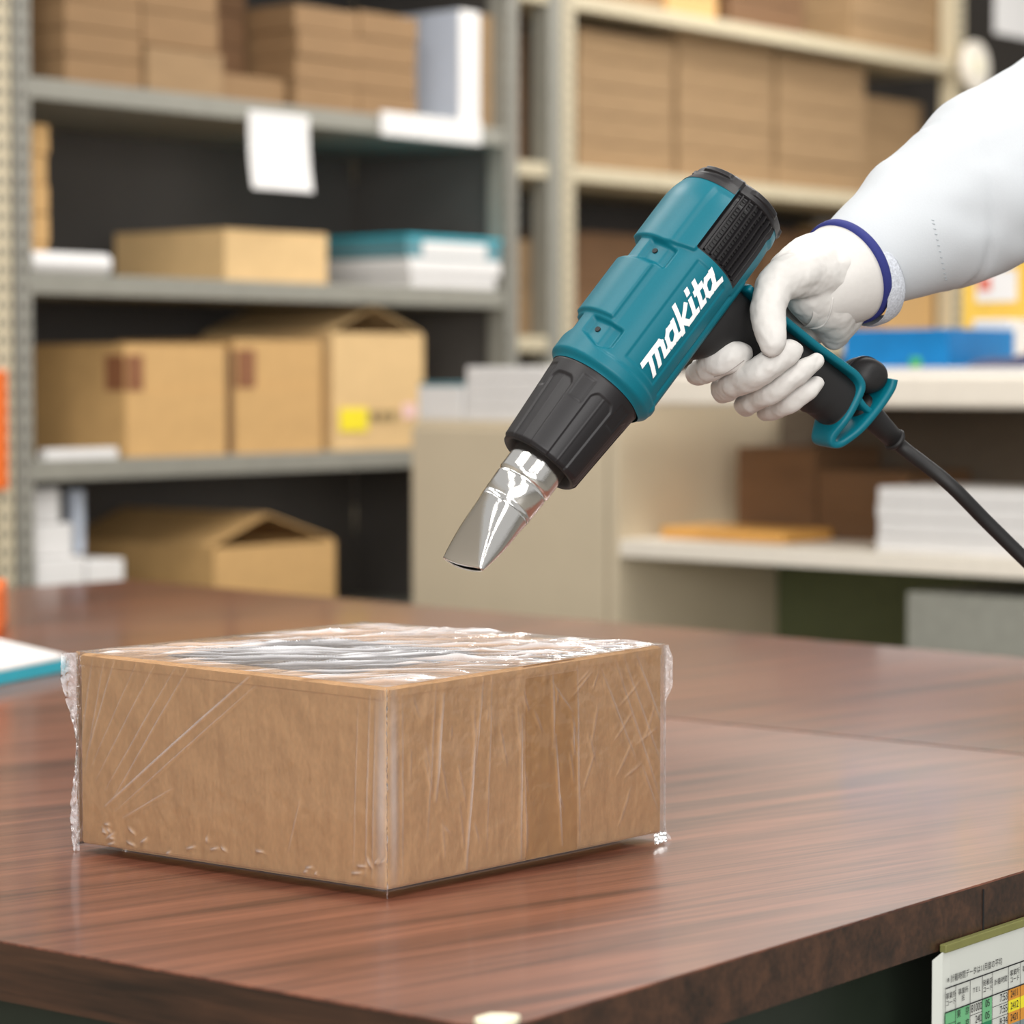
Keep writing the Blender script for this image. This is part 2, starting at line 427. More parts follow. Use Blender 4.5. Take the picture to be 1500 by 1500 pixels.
# left face (corner 3 -> 0): fan of pulls from the lower left corner up to the top edge
segs = []
for (x0, y0, x1, y1, w, a, f) in [(.10, .22, .58, .97, .0011, .0012, .8), (.135, .20, .60, .93, .0008, .0007, .35), (.12, .24, .38, .97, .0008, .0008, .45), (.10, .30, .34, .97, .0008, .0007, .4),
        (.07, .35, .27, .97, .0008, .0006, .35), (.05, .40, .21, .97, .0007, .0006, .3), (.035, .45, .135, .97, .0008, .0007, .4), (.03, .38, .10, .97, .0007, .0006, .35), (.015, .5, .06, .97, .0008, .0005, .3),
        (.16, .17, .33, .36, .0008, .0006, .35), (.70, .12, .74, .40, .0007, .0004, .25), (.90, .1, .915, .9, .0007, .0005, .3), (.935, .06, .95, .95, .0009, .0007, .4), (.955, .05, .968, .95, .0010, .0007, .4), (.983, .02, .986, .97, .0065, .0006, .55)]:
    segs.append((x0 * LL, y0 * HH, x1 * LL, y1 * HH, w * .62, a * .8, f * .8))
for k in range(26):                                 # crinkles along the bottom edge
    x = rf.uniform(.02, .98); y = rf.uniform(.01, .13) ; dx = rf.uniform(-.03, .03); dy = rf.uniform(-.03, .05)
    segs.append((x * LL, y * HH, (x + dx) * LL, (y + dy) * HH + .001, .0008, .0012, .4))
film_parts.append(film_sheet('f', lambda s, t, h: face_pt(3, 0, -.0075 + 1.015 * s, t * 1.011, h), 380, 170, LL, HH, segs, FILM, .0020, .0003, 40))
# right face (corner 0 -> 1): long, nearly vertical pulls
segs = []
for (x0, y0, x1, y1, w, a, f) in [(.16, .40, .185, .92, .0016, .0013, .5), (.13, .2, .16, .97, .0008, .0006, .3), (.26, .03, .295, .72, .0014, .0013, .55), (.29, .5, .32, .97, .0009, .0008, .35), (.33, .1, .35, .97, .0008, .0007, .3),
        (.45, .02, .455, .75, .0012, .0012, .45), (.47, .05, .465, .5, .0008, .0007, .3), (.60, .05, .575, .62, .0012, .0012, .45), (.57, .55, .565, .95, .0009, .0009, .35), (.665, .05, .655, .95, .0010, .0007, .35), (.645, .5, .64, .68, .0010, .0010, .4),
        (.88, .42, .745, .92, .0009, .0008, .35), (.98, .18, .80, .95, .0009, .0009, .35), (.985, .35, .83, .97, .0009, .0009, .35), (.99, .55, .88, .97, .0010, .0010, .4), (.97, .12, .905, .38, .0008, .0007, .3), (.56, .9, .64, .72, .0008, .0007, .3), (.05, .05, .05, .95, .0009, .0006, .3), (.022, .04, .02, .97, .0055, .0006, .5)]:
    segs.append((x0 * LR, y0 * HH, x1 * LR, y1 * HH, w * .62, a * .8, f * .8))
for k in range(40):
    x = rf.uniform(.05, .98); y = rf.uniform(.25, .95); l = rf.uniform(.05, .25)
    segs.append((x * LR, y * HH, (x + (rf.uniform(-.01, .03) if x < .7 else rf.uniform(-.08, -.02))) * LR, (y - l) * HH, .0007, .0005, .12))
film_parts.append(film_sheet('f', lambda s, t, h: face_pt(0, 1, -.0075 + 1.015 * s, t * 1.011, h), 380, 170, LR, HH, segs, FILM, .0020, .0004, 50))
film_parts.append(film_sheet('f', lambda s, t, h: face_pt(1, 2, -.0075 + 1.015 * s, t * 1.011, h), 60, 30, LL, HH, [], FILM, .0012, .0005, 50))
film_parts.append(film_sheet('f', lambda s, t, h: face_pt(2, 3, -.0075 + 1.015 * s, t * 1.011, h), 60, 30, LR, HH, [], FILM, .0012, .0005, 50))
segs = []
for k in range(210):                                # the top: long loose pulls running left-right in the picture
    s, t = rf.uniform(-.1, 1.0), rf.uniform(-.05, 1.0); l = rf.uniform(.08, .42); an = R(rf.gauss(-43, 9)) + math.pi / 2 * 0
    x0, y0 = s * LR, t * LL
    segs.append((x0, y0, x0 + l * LR * math.cos(an), y0 - l * LL * math.sin(an) * -1 if False else y0 + l * LL * math.sin(an), rf.uniform(.0008, .0024), rf.uniform(.0005, .0016), rf.uniform(.1, .95)))
topfilm = film_sheet('f', lambda s, t, h: top_pt(-.0075 + 1.015 * s, -.0075 + 1.015 * t, h), 220, 220, LR, LL, segs, FILMT, .0020, .0008, 22, (1, 1), .05)
def join_me(name, mes, mts):
    V, F, W, MI = [], [], [], []
    for me, mi in mes:
        b = len(V); V += [v.co.copy() for v in me.vertices]
        F += [tuple(b + i for i in p.vertices) for p in me.polygons]; MI += [mi] * len(me.polygons)
        W += [d.value for d in me.attributes['fold'].data] if 'fold' in me.attributes else [0] * len(me.vertices)
    me = pyd(name, V, F); me.attributes.new('fold', 'FLOAT', 'POINT').data.foreach_set('value', W)
    for m in mts: me.materials.append(m)
    me.polygons.foreach_set('material_index', MI)
    for p in me.polygons: p.use_smooth = True
    return me
film = link('shrink_film', join_me('shrink_film', [(m, 0) for m in film_parts] + [(topfilm, 1)], [FILM, FILMT]), None, carton, label='clear crinkled shrink film')
# welded fins of film on the vertical edges and the gathered front edge
def fin(ci, dirv, prof, name, crink, seed, m=None):
    r_ = random.Random(seed); V, F, W = [], [], []; nz, nx = 90, 10
    dirv = dirv.normalized(); sd = Vector((-dirv.y, dirv.x, 0))
    for j in range(nz + 1):
        t = j / nz; z = .0006 + hs[ci] * 1.0 * t
        wd = prof(t)
        for i in range(nx + 1):
            s = i / nx
            wob = crink * mnoise.noise(Vector((t * 26, s * 3, seed))) * s + crink * .7 * mnoise.noise(Vector((t * 70, s * 7, seed + 5))) * (.3 + s)
            p = Vector((Q[ci].x, Q[ci].y, z)) + dirv * (.001 + wd * s) + sd * wob
            V.append(p); W.append(.25 + .5 * abs(mnoise.noise(Vector((t * 60, s * 6, seed + 9)))) + (.2 if s > .92 else 0))
    for j in range(nz):
        for i in range(nx):
            a = j * (nx + 1) + i; F.append((a, a + 1, a + nx + 2, a + nx + 1))
    me = pyd(name, V, F); me.attributes.new('fold', 'FLOAT', 'POINT').data.foreach_set('value', W)
    return link(name, me, m or FILMF, carton, smooth=True)
fin(3, Q[3] + Vector((0, -.06, 0)), lambda t: .004 + .006 * sst(.55, .95, t) + .002 * math.sin(9 * t), 'film_fin', .003, 1)
fin(1, Q[1] + Vector((0, -.04, 0)), lambda t: .0015 + .0045 * sst(.7, .8, t) * (1 - .6 * sst(.93, 1, t)) + .004 * (1 - sst(.0, .06, t)), 'film_fin', .002, 2)
fin(0, Q[0], lambda t: .0025 + .0012 * math.sin(11 * t), 'film_fin', .0009, 3)
# twisted tuft of film at the right bottom corner
V, F, W = [], [], []
for j in range(13):
    for i in range(9):
        a, b = i / 8, j / 12
        p = face_pt(0, 1, .955 + .05 * a, .0) + Vector((.002, -.006 - .010 * b, .0))
        z = .0015 + .006 * (1 - b) * (.6 + .8 * abs(mnoise.noise(Vector((a * 9, b * 7, 3))))) + .003 * abs(mnoise.noise(Vector((a * 14, b * 14, 8))))
        V.append(Vector((p.x, p.y, z))); W.append(.25 * abs(mnoise.noise(Vector((a * 20, b * 20, 1)))) + .05)
for j in range(12):
    for i in range(8):
        a = j * 9 + i; F.append((a, a + 1, a + 10, a + 9))
me = pyd('film_tuft', V, F); me.attributes.new('fold', 'FLOAT', 'POINT').data.foreach_set('value', W)
link('film_tuft', me, FILMF, carton, smooth=True)

# ------------------------------------------------------------------ heat gun
TILT, ROLL = R(14), R(30)
ex, eu = .6, .8
A_img = CX * ex + CU * eu; PP = CX * .8 - CU * .6
AX = A_img * math.cos(TILT) - CB * math.sin(TILT)          # towards the rear of the gun
N0 = CB * math.cos(TILT) + A_img * math.sin(TILT)          # towards the viewer
GV = -PP * math.cos(ROLL) + N0 * math.sin(ROLL)            # gun up
GW = PP * math.sin(ROLL) + N0 * math.cos(ROLL)             # near side
gun_o = P(789, 678, 1.66)
gun = empty('heat_gun', label='teal and black electric heat gun with chrome nozzle held over the box', category='heat gun')
gun.matrix_world = Matrix(((AX.x, -GW.x, GV.x, gun_o.x), (AX.y, -GW.y, GV.y, gun_o.y), (AX.z, -GW.z, GV.z, gun_o.z), (0, 0, 0, 1)))
GM = gun.matrix_world.copy()
def G(s, v, w=0.0): return Vector((s, -w, v)) * .001       # gun-local point in mm
def Gpol(s, r, th): return G(s, r * math.cos(R(th)), r * math.sin(R(th)))
TEAL = mat('teal_gun_plastic', (0, 100, 116), .42, var=.03, scale=900, bump=.03, spec=.32)
BLK = mat('black_gun_plastic', (29, 27, 29), .44, var=.05, scale=1200, bump=.04, spec=.4)
BLK2 = mat('black_rubber_grip', (20, 19, 20), .58, var=.06, scale=1500, bump=.06)
WHITE_INK = mat('white_logo_ink', (245, 245, 245), .5, var=0)
m, nt, b = nodes_of('chrome'); b.inputs['Base Color'].default_value = (.9, .89, .87, 1); b.inputs['Metallic'].default_value = 1; b.inputs['Roughness'].default_value = .09
n = nt.nodes.new('ShaderNodeTexNoise'); n.inputs['Scale'].default_value = 60; bp = nt.nodes.new('ShaderNodeBump'); bp.inputs['Strength'].default_value = .06; bp.inputs['Distance'].default_value = .002
nt.links.new(n.outputs[0], bp.inputs['Height']); nt.links.new(bp.outputs[0], b.inputs['Normal'])
CHROME = m

def polar(name, rf_, s_list, thn, keep=None, closed=True):
    V, F = [], []; ns = len(s_list)
    for s in s_list:
        for k in range(thn):
            th = -180 + 360 * k / thn
            V.append(Gpol(s, rf_(s, th), th))
    for i in range(ns - 1):
        for k in range(thn):
            thc = -180 + 360 * (k + .5) / thn; scn = (s_list[i] + s_list[i + 1]) / 2
            if keep and not keep(scn, thc): continue
            F.append((i * thn + k, (i + 1) * thn + k, (i + 1) * thn + (k + 1) % thn, i * thn + (k + 1) % thn))
    me = pyd(name, V, F)
    bm = bmesh.new(); bm.from_mesh(me)
    bmesh.ops.delete(bm, geom=[v for v in bm.verts if not v.link_faces], context='VERTS')
    bmesh.ops.recalc_face_normals(bm, faces=bm.faces); bm.to_mesh(me); bm.free()
    return me
def frange(a, b, n): return [a + (b - a) * i / n for i in range(n + 1)]
def is_vent(s, th): return 160 < s < 209 and (56 < th < 127)
def body_r(s, th):
    a = abs(th); s_true = s; s = s + 4 * sst(68, 80, s) * (1 - sst(168, 185, s))
    r = 31.2 + 4.0 * sst(59, 64, s)                                     # front ring
    r -= 1.3 * band(s, 72, 200, 2) * band(a, 36, 175, 4)                # flanks sit a little lower
    r += 2.2 * band(s, 96, 139, 1.0) * (1 - sst(31, 33.5, a))           # raised saddle on top
    r -= 3.2 * band(s, 73 + .35 * abs(a - 34), 93, 1.2) * band(a, 10, 48, 2.0)        # front screw pocket
    r -= 3.0 * band(s, 141, 155, 1.2) * band(a, 10, 42, 2.0)            # rear screw pocket
    r += 2.2 * sst(155, 157, s - .16 * max(0, a - 26)) * (1 - sst(56.5, 58, a))       # top cap
    r -= .7 * band(s, 80, 158, .6) * band(a, 66, 113, .7)               # logo panel recess
    r -= 1.5 * band(s, 80, 160, 1.0) * band(a, 131, 135, .8)            # long groove above the grip
    r += 1.0 * band(s, 66, 175, 2) * band(a, 138, 200, 3)
    if a > 120: r = r + 1.6 * band(a, 136, 222, 14)
    s = s_true
    r -= 9.5 * max(0., (s - 183) / 30) ** 2.2 * (1 - .6 * sst(50, 90, a))   # rear shoulder
    r -= 3.4 * band(s, 161.5, 207, .7) * band(a, 57.5, 125.5, .7)       # vent window
    return r
sl = frange(59, 64, 5) + frange(64.6, 209, 200)
link('body_shell', polar('body_shell', body_r, sl, 300, lambda s, t: not (is_vent(s, abs(t)))), TEAL, gun, smooth=True)
link('vent_housing', polar('vent_housing', body_r, sl, 300, lambda s, t: is_vent(s, abs(t))), BLK, gun, smooth=True)
# front closing ring of the body
link('body_front', polar('body_front', lambda s, t: 24 + (s - 58) * 7.2, [58, 59], 64), BLK, gun)
# black rear cap with a scalloped stand ring
def cap_r(s, th):
    r = body_r(208.5, th) + .3
    sc_ = .5 + .5 * math.cos(R((th - 20) * 5))
    r -= .16 * (s - 208)
    r += 1.5 * sst(.3, .5, sc_) * band(s, 210.5, 214.2, .4)
    r -= 2.2 * sst(213, 215.5, s) ** 2
    return r
capl = frange(202, 208.5, 6) + frange(209, 215.5, 16)
me = polar('rear_cap', lambda s, th: cap_r(s, th) if s > 208.4 else body_r(s, th) + .35, capl, 180, lambda s, th: s > 207.6 or abs(th) < 56)
link('rear_cap', me, BLK, gun, smooth=True)
V = [Gpol(215.5, cap_r(215.5, -180 + 2 * k), -180 + 2 * k) for k in range(180)] ; V += [Gpol(214.5, 20, -180 + 2 * k) for k in range(180)] + [G(214.5, 0)]
F = [(k, (k + 1) % 180, 180 + (k + 1) % 180, 180 + k) for k in range(180)] + [(180 + k, 180 + (k + 1) % 180, 360) for k in range(180)]
link('rear_plate', pyd('rear_plate', V, F), BLK, gun)
# vent slats and the perforated grille behind them (both sides of the gun)
slat_meshes = []
for side in (1, -1):
    for i in range(7):
        th = 64.5 + i * 9.0
        V, F = [], []
        for s in frange(162.5, 206.5, 12):
            r = body_r(s, th) + 2.7
            for dr, dt in ((-2.0, -1.5), (.3, -.9), (.3, .9), (-2.0, 1.5)):
                V.append(Gpol(s, r + dr, side * (th + dt)))
        for k in range(12):
            for e in range(4): F.append((k * 4 + e, k * 4 + (e + 1) % 4, k * 4 + 4 + (e + 1) % 4, k * 4 + 4 + e))
        F += [(3, 2, 1, 0), tuple(48 + e for e in range(4))]
        link('vent_slat', pyd('vent_slat', V, F), BLK, gun)
    bm = bmesh.new()
    for i in range(6):
        th = 69 + i * 9.0
        for j in range(16):
            s = 165 + j * 2.6
            rr0 = body_r(s, th)
            vs_ = [bm.verts.new(Gpol(s + ds, rr0 + dr, side * (th + dt))) for dr in (0, .8) for ds, dt in ((-.6, -2.0), (.6, -2.0), (.6, 2.0), (-.6, 2.0))]
            for f in [(3, 2, 1, 0), (4, 5, 6, 7), (0, 1, 5, 4), (1, 2, 6, 5), (2, 3, 7, 6), (3, 0, 4, 7)]: bm.faces.new([vs_[q] for q in f])
    link('vent_grille', from_bm(bm, 'vent_grille'), BLK2, gun, kind='stuff')
# screw in each pocket
for side in (1, -1):
    for s, th in ((82.5, 22), (145, 20)):
        p = Gpol(s, body_r(s, th) - .2, side * th); d = Gpol(s, 1, side * th) - G(s, 0)
        q = p + d * .9 ; q = p + d.normalized() * .0011
        link('screw', tube_me('screw', [p, q], [.0019, .0017], 14), BLK2, gun)
# black collar with recessed finger panels
def collar_r(s, th):
    r = 27.0 + 3.9 * s / 60 - 1.2 * (1 - sst(0, 2.2, s)) - .8 * sst(58.6, 60, s)
    m_ = abs(((th + 12) % 60) - 30)
    top = 49 - .06 * max(0, m_ - 8) ** 2
    r -= .85 * (1 - sst(15.5, 17.0, m_)) * (1 - sst(top - .8, top + .8, s)) * sst(-2, -1, s)
    m2 = abs(((th + 12) % 60) - 30)
    r += .25 * math.exp(-(m2 / .8) ** 2) * (1 - sst(top - 1, top, s))
    m3 = abs(((th + 42) % 60) - 30)
    r -= .5 * band(s, 38, 54, .7) * (1 - sst(8, 9.2, m3))
    return r
link('collar', polar('collar', collar_r, frange(0, 60, 80), 300), BLK, gun, smooth=True)
link('collar_mouth', polar('collar_mouth', lambda s, t: {0: 25.8, -1: 24.6, 1: 22.4, 6: 20.2}[s], [0, -1, 1, 6], 96), BLK2, gun, smooth=True)
# chrome nozzle: tube, bead, and flattened fishtail
prof = [(8, 17.8), (-12, 17.8), (-15, 17.9), (-16.2, 17.2), (-16.8, 16.6), (-17.5, 16.8), (-18.2, 17.3), (-19, 17.4), (-32, 16.8), (-32.6, 16.4), (-33.2, 16.9), (-35.5, 16.8)]
link('nozzle_tube', polar('nozzle_tube', lambda s, t: dict(prof)[s], [p[0] for p in prof], 96), CHROME, gun, smooth=True)
V, F = [], []; NS, NK = 40, 96
for i in range(NS + 1):
    q = i / NS; s = -35.5 - 43.5 * q
    e = sst(0, 1, q)
    hw = 16.8 + 5.4 * q; hv = 16.8 * (1 - q) ** .85 + 2.3 * (1 - (1 - q) ** .85)
    ex_ = 2 + 4.5 * e
    for k in range(NK):
        an = 2 * math.pi * k / NK; c, s_ = math.cos(an), math.sin(an)
        # blend between a circle and a flat lozenge with pressed side creases
        x = hw * abs(c) ** (2 / ex_) * (1 if c >= 0 else -1); y = hv * abs(s_) ** (2 / (2 + 1.2 * e)) * (1 if s_ >= 0 else -1)
        s2 = s - 2.0 * q * (1 - (x / hw) ** 2)
        V.append(G(s2, y, x))
for i in range(NS):
    for k in range(NK): F.append((i * NK + k, i * NK + (k + 1) % NK, (i + 1) * NK + (k + 1) % NK, (i + 1) * NK + k))
me = pyd('nozzle_fishtail', V, F)
nz_o = link('nozzle_fishtail', me, CHROME, gun, smooth=True)
sm = nz_o.modifiers.new('wall', 'SOLIDIFY'); sm.thickness = .0007; sm.offset = -1
# grip: everything below the body leans a little towards the rear
def H(s, v, w=0.0):
    k = max(0., -v - 30)
    return G(s + .21 * k, v - .13 * k, w)
def grip_ring(v):
    f = sst(-62, -34, v)                     # flare into the body
    s0 = 134 - 22 * f + 2.0 * math.sin((v + 60) / 9.5) * (1 - f) * (1 if v > -125 else 0)
    s1 = 168.5 + 2 * f
    hw = 15.0 + 4 * f - 1.0 * sst(-70, -120, v)
    return s0, s1, hw
V, F = [], []; vl = frange(-30, -140, 50); NK = 48
for v in vl:
    s0, s1, hw = grip_ring(v); sc_, hs_ = (s0 + s1) / 2, (s1 - s0) / 2
    for k in range(NK):
        an = 2 * math.pi * k / NK; c, s_ = math.cos(an), math.sin(an)
        V.append(H(sc_ + hs_ * abs(c) ** .8 * (1 if c >= 0 else -1), v, hw * abs(s_) ** .75 * (1 if s_ >= 0 else -1)))
n = len(vl)
for i in range(n - 1):
    for k in range(NK): F.append((i * NK + k, i * NK + (k + 1) % NK, (i + 1) * NK + (k + 1) % NK, (i + 1) * NK + k))
F += [tuple(range(NK)), tuple((n - 1) * NK + k for k in range(NK))[::-1]]
link('grip', pyd('grip', V, F), BLK2, gun, smooth=True)
def ribbon(name, pts, th, hw, m, parent=gun, rnd=.35):      # flat bar swept in the (s,v) plane, width 2*hw across the gun
    V, F = [], []; pr = []
    n = len(pts)
    for k in range(12):
        an = 2 * math.pi * k / 12 + math.pi / 12; c, s_ = math.cos(an), math.sin(an)
        pr.append((abs(c) ** rnd * (1 if c >= 0 else -1), abs(s_) ** rnd * (1 if s_ >= 0 else -1)))
    for i, p in enumerate(pts):
        a = pts[max(i - 1, 0)]; b = pts[min(i + 1, n - 1)]
        dx, dy = b[0] - a[0], b[1] - a[1]; l = math.hypot(dx, dy); nx, ny = -dy / l, dx / l
        t_ = th[i] if isinstance(th, list) else th; w_ = hw[i] if isinstance(hw, list) else hw
        for cx_, cy_ in pr: V.append(H(p[0] + nx * t_ * cx_, p[1] + ny * t_ * cx_, w_ * cy_))
    for i in range(n - 1):
        for k in range(12): F.append((i * 12 + k, i * 12 + (k + 1) % 12, (i + 1) * 12 + (k + 1) % 12, (i + 1) * 12 + k))
    F += [tuple(range(12))[::-1], tuple((n - 1) * 12 + k for k in range(12))]
    me = pyd(name, V, F); bm = bmesh.new(); bm.from_mesh(me); bmesh.ops.recalc_face_normals(bm, faces=bm.faces); bm.to_mesh(me); bm.free()
    o = link(name, me, m, parent, smooth=True)
    return o
strip_pts = spline([(173, -36), (171, -60), (169.5, -95), (170, -120), (169.5, -130), (165, -137), (152, -140), (138, -142), (127, -144), (124, -147.5), (128, -151.5), (140, -153.5), (160, -155), (176, -154.5), (183, -152)], 5)
ribbon('teal_frame', strip_pts, 2.6, [15.8 - 5.5 * math.exp(-((p[0] - 124) / 12) ** 2) for p in strip_pts], TEAL)
ribbon('frame_web', spline([(160, -138), (157, -146), (156, -154)], 4), 2.2, 13, TEAL)
ribbon('trigger', spline([(133, -40), (127, -48), (126, -58), (131, -68)], 5), 3.2, 7, BLK)
# black bump behind the frame where the cord enters
V, F = [], []
NA, NB = 20, 32
for i in range(NA + 1):
    a = -math.pi / 2 + math.pi * i / NA
    for k in range(NB):
        bq_ = 2 * math.pi * k / NB
        w = 14.5 * math.sin(a); rr0 = math.cos(a) ** .55 if math.cos(a) > 1e-6 else 0
        V.append(H(177 + 13 * rr0 * math.cos(bq_) , -141.5 + 12.0 * rr0 * math.sin(bq_), w))
for i in range(NA):
    for k in range(NB): F.append((i * NB + k, i * NB + (k + 1) % NB, (i + 1) * NB + (k + 1) % NB, (i + 1) * NB + k))
link('cord_housing', pyd('cord_housing', V, F), BLK2, gun, smooth=True)
ribbon('housing_rib', [(181 + 13.1 * math.cos(R(a)) - 4, -141.5 + 12.1 * math.sin(R(a))) for a in range(-60, 130, 12)], .7, 1.0, BLK)
# strain relief and cord
GI = GM.inverted()
relief = [H(159, -150), H(158, -160), H(156, -174), H(154, -187)]
link('strain_relief', tube_me('strain_relief', relief, [.0095, .0088, .0075, .0066], 24), BLK2, gun, smooth=True)
link('relief_collar', tube_me('relief_collar', [H(154.3, -184.5), H(154.15, -186), H(154, -187.5)], [.0072, .0082, .0072], 24), BLK2, gun, smooth=True)
cp = [tuple(H(154.2, -185)), tuple(H(153, -196))] + [tuple(GI @ P(x, y, d)) for x, y, d in [(1388, 707, 1.80), (1445, 764, 1.81), (1510, 828, 1.82), (1600, 915, 1.83), (1760, 1120, 1.84), (1850, 1500, 1.85)]]
cp = spline(cp, 8)
link('power_cord', tube_me('power_cord', cp, [.0047] * len(cp), 16), BLK2, gun, smooth=True)

# lettering: the white script word on the side panel, drawn as strokes and laid on the shell
def ltr_a(x, tail): return [[(x + .78, .9), (x + .34, .9), (x + .15, .70), (x + .15, .30), (x + .32, .12), (x + .55, .12), (x + .80, .38)], [(x + .82, 1.0), (x + .82, .12), (x + tail, .12)]]
strokes = [[(-.42, .90), (1.02, .90), (1.18, .74), (1.18, .12), (1.5, .12)], [(.14, .90), (.14, -.12)], [(.66, .90), (.66, .0)]]
strokes += ltr_a(1.45, 1.12) + [[(2.74, 1.42), (2.74, 0)], [(3.40, .98), (2.90, .50), (3.30, .10), (3.62, .10)], [(3.80, .92), (3.80, .12), (4.1, .12)], [(3.80, 1.28), (3.80, 1.42)]]
strokes += [[(4.42, 1.36), (4.42, .12), (4.7, .12)], [(4.22, .94), (4.80, .94)]] + ltr_a(4.82, 1.30)
XH, SW, SHEAR = 11.6, .145, .42
def logo_map(x, y):
    X = 80.6 + (x + SHEAR * y) * XH * 1.045
    th = 103.5 - y * XH / 34.0 * 180 / math.pi
    return X, th
bm = bmesh.new()
for pl in strokes:
    for (x0, y0), (x1, y1) in zip(pl, pl[1:]):
        l = math.hypot(x1 - x0, y1 - y0); dx, dy = (x1 - x0) / l, (y1 - y0) / l; nx, ny = -dy * SW, dx * SW
        ax_, ay_, bx_, by_ = x0 - dx * SW * .75, y0 - dy * SW * .75, x1 + dx * SW * .75, y1 + dy * SW * .75
        ns = max(2, int(l * 10)); prev = None
        for k in range(ns + 1):
            t = k / ns; cx_, cy_ = ax_ + (bx_ - ax_) * t, ay_ + (by_ - ay_) * t
            row = []
            for q in (-1, 0, 1):
                S, T = logo_map(cx_ + nx * q, cy_ + ny * q)
                row.append(bm.verts.new(Gpol(S, body_r(S, T) + .35, T)))
            if prev:
                for q in (0, 1): bm.faces.new([prev[q], prev[q + 1], row[q + 1], row[q]])
            prev = row
link('logo_lettering', from_bm(bm, 'logo_lettering'), WHITE_INK, gun, label='white script lettering')

# ------------------------------------------------------------------ person: gloved hand and sleeve
person = empty('person', P(1500, 300, 1.88), label='arm in a white sleeve and white leather glove gripping the heat gun', category='person')
PI_ = Matrix.Translation(-person.location)
LEATHER = mat('white_glove_leather', (204, 201, 197), .55, var=.02, scale=260, bump=.12, spec=.35)
CLOTH = mat('white_sleeve_cloth', (190, 194, 198), .8, var=.015, scale=900, bump=.08, spec=.2)
BANDM = mat('navy_elastic', (34, 42, 112), .8, var=.1, scale=1500, bump=.2)
KNIT = mat('grey_knit', (188, 192, 200), .95, var=.22, scale=700, bump=.5)
_sp = bmesh.new(); bmesh.ops.create_uvsphere(_sp, u_segments=16, v_segments=10, radius=1.0)
SPV = [v.co.copy() for v in _sp.verts]; SPF = [[v.index for v in f.verts] for f in _sp.faces]; _sp.free()
def voxel(chains, size, iters):
    V, F = [], []
    for c in chains:
        for x, y, d, r in spline(c, 18):
            b = len(V); o_ = P(x, y, d) - person.location; rr_ = r * d / FPX
            V += [o_ + q * rr_ for q in SPV]; F += [tuple(b + i for i in f) for f in SPF]
    tmp = bpy.data.objects.new('tmp', pyd('tmp', V, F))
    COL.objects.link(tmp)
    rm = tmp.modifiers.new('r', 'REMESH'); rm.mode = 'VOXEL'; rm.voxel_size = size
    sm = tmp.modifiers.new('s', 'SMOOTH'); sm.factor = .5; sm.iterations = iters
    return tmp
FINGERS = [  # index, middle, ring and little finger: from the far side round the front of the grip to the near side
 [(1110, 470, 1.790, 25), (1058, 505, 1.792, 24), (1026, 545, 1.765, 19), (1026, 545, 1.735, 20), (1053, 528, 1.712, 26), (1075, 521, 1.708, 23), (1092, 517, 1.710, 14)],
 [(1125, 490, 1.795, 25), (1080, 545, 1.795, 23), (1060, 568, 1.765, 21), (1070, 566, 1.730, 22), (1111, 545, 1.704, 25), (1150, 519, 1.702, 21), (1165, 511, 1.706, 14)],
 [(1145, 505, 1.797, 24), (1110, 575, 1.800, 21), (1093, 592, 1.770, 18), (1100, 590, 1.740, 18), (1130, 574, 1.716, 19), (1172, 545, 1.711, 18), (1195, 527, 1.717, 14)],
 [(1165, 520, 1.797, 22), (1135, 595, 1.800, 17), (1122, 604, 1.775, 14), (1130, 602, 1.750, 15), (1154, 592, 1.728, 16.5), (1182, 573, 1.722, 15), (1196, 562, 1.726, 12)],
]
PALM = [
 # thumb over the near side
 [(1240, 402, 1.772, 56), (1205, 400, 1.752, 47), (1168, 402, 1.728, 39), (1140, 414, 1.712, 32), (1126, 443, 1.700, 29), (1126, 472, 1.694, 27), (1131, 500, 1.690, 23), (1132, 508, 1.691, 18)],
 # knuckles and back of the hand on the far side
 [(1115, 470, 1.795, 26), (1155, 440, 1.790, 38), (1200, 420, 1.785, 48), (1235, 402, 1.780, 60)],
 [(1160, 505, 1.797, 24), (1190, 470, 1.790, 36), (1220, 430, 1.782, 46), (1240, 405, 1.780, 60)],
 # web, ball of the thumb and heel of the hand
 [(1150, 392, 1.735, 26), (1185, 378, 1.750, 36), (1225, 388, 1.772, 56)],
 [(1212, 405, 1.755, 46), (1216, 440, 1.762, 42), (1218, 470, 1.772, 32), (1220, 492, 1.780, 22)],
 [(1180, 385, 1.745, 28), (1205, 372, 1.757, 34), (1235, 390, 1.776, 62)],
 [(1165, 408, 1.740, 34), (1188, 425, 1.750, 45), (1213, 448, 1.764, 44), (1224, 474, 1.777, 32), (1224, 492, 1.784, 20)],
 [(1250, 425, 1.776, 42), (1240, 460, 1.782, 30), (1228, 492, 1.786, 18)],
]
gv, gf = [], []
tmps = [voxel(grp, .00115, it) for grp, it in [(PALM, 14)] + [([f], 3) for f in FINGERS]]
bpy.context.view_layer.update(); dg = bpy.context.evaluated_depsgraph_get()
for tm in tmps:
    me_ = bpy.data.meshes.new_from_object(tm.evaluated_get(dg)); b = len(gv)
    gv += [v.co.copy() for v in me_.vertices]; gf += [tuple(b + i for i in p.vertices) for p in me_.polygons]
for tm in tmps: bpy.data.objects.remove(tm)
gme = pyd('glove', gv, gf)
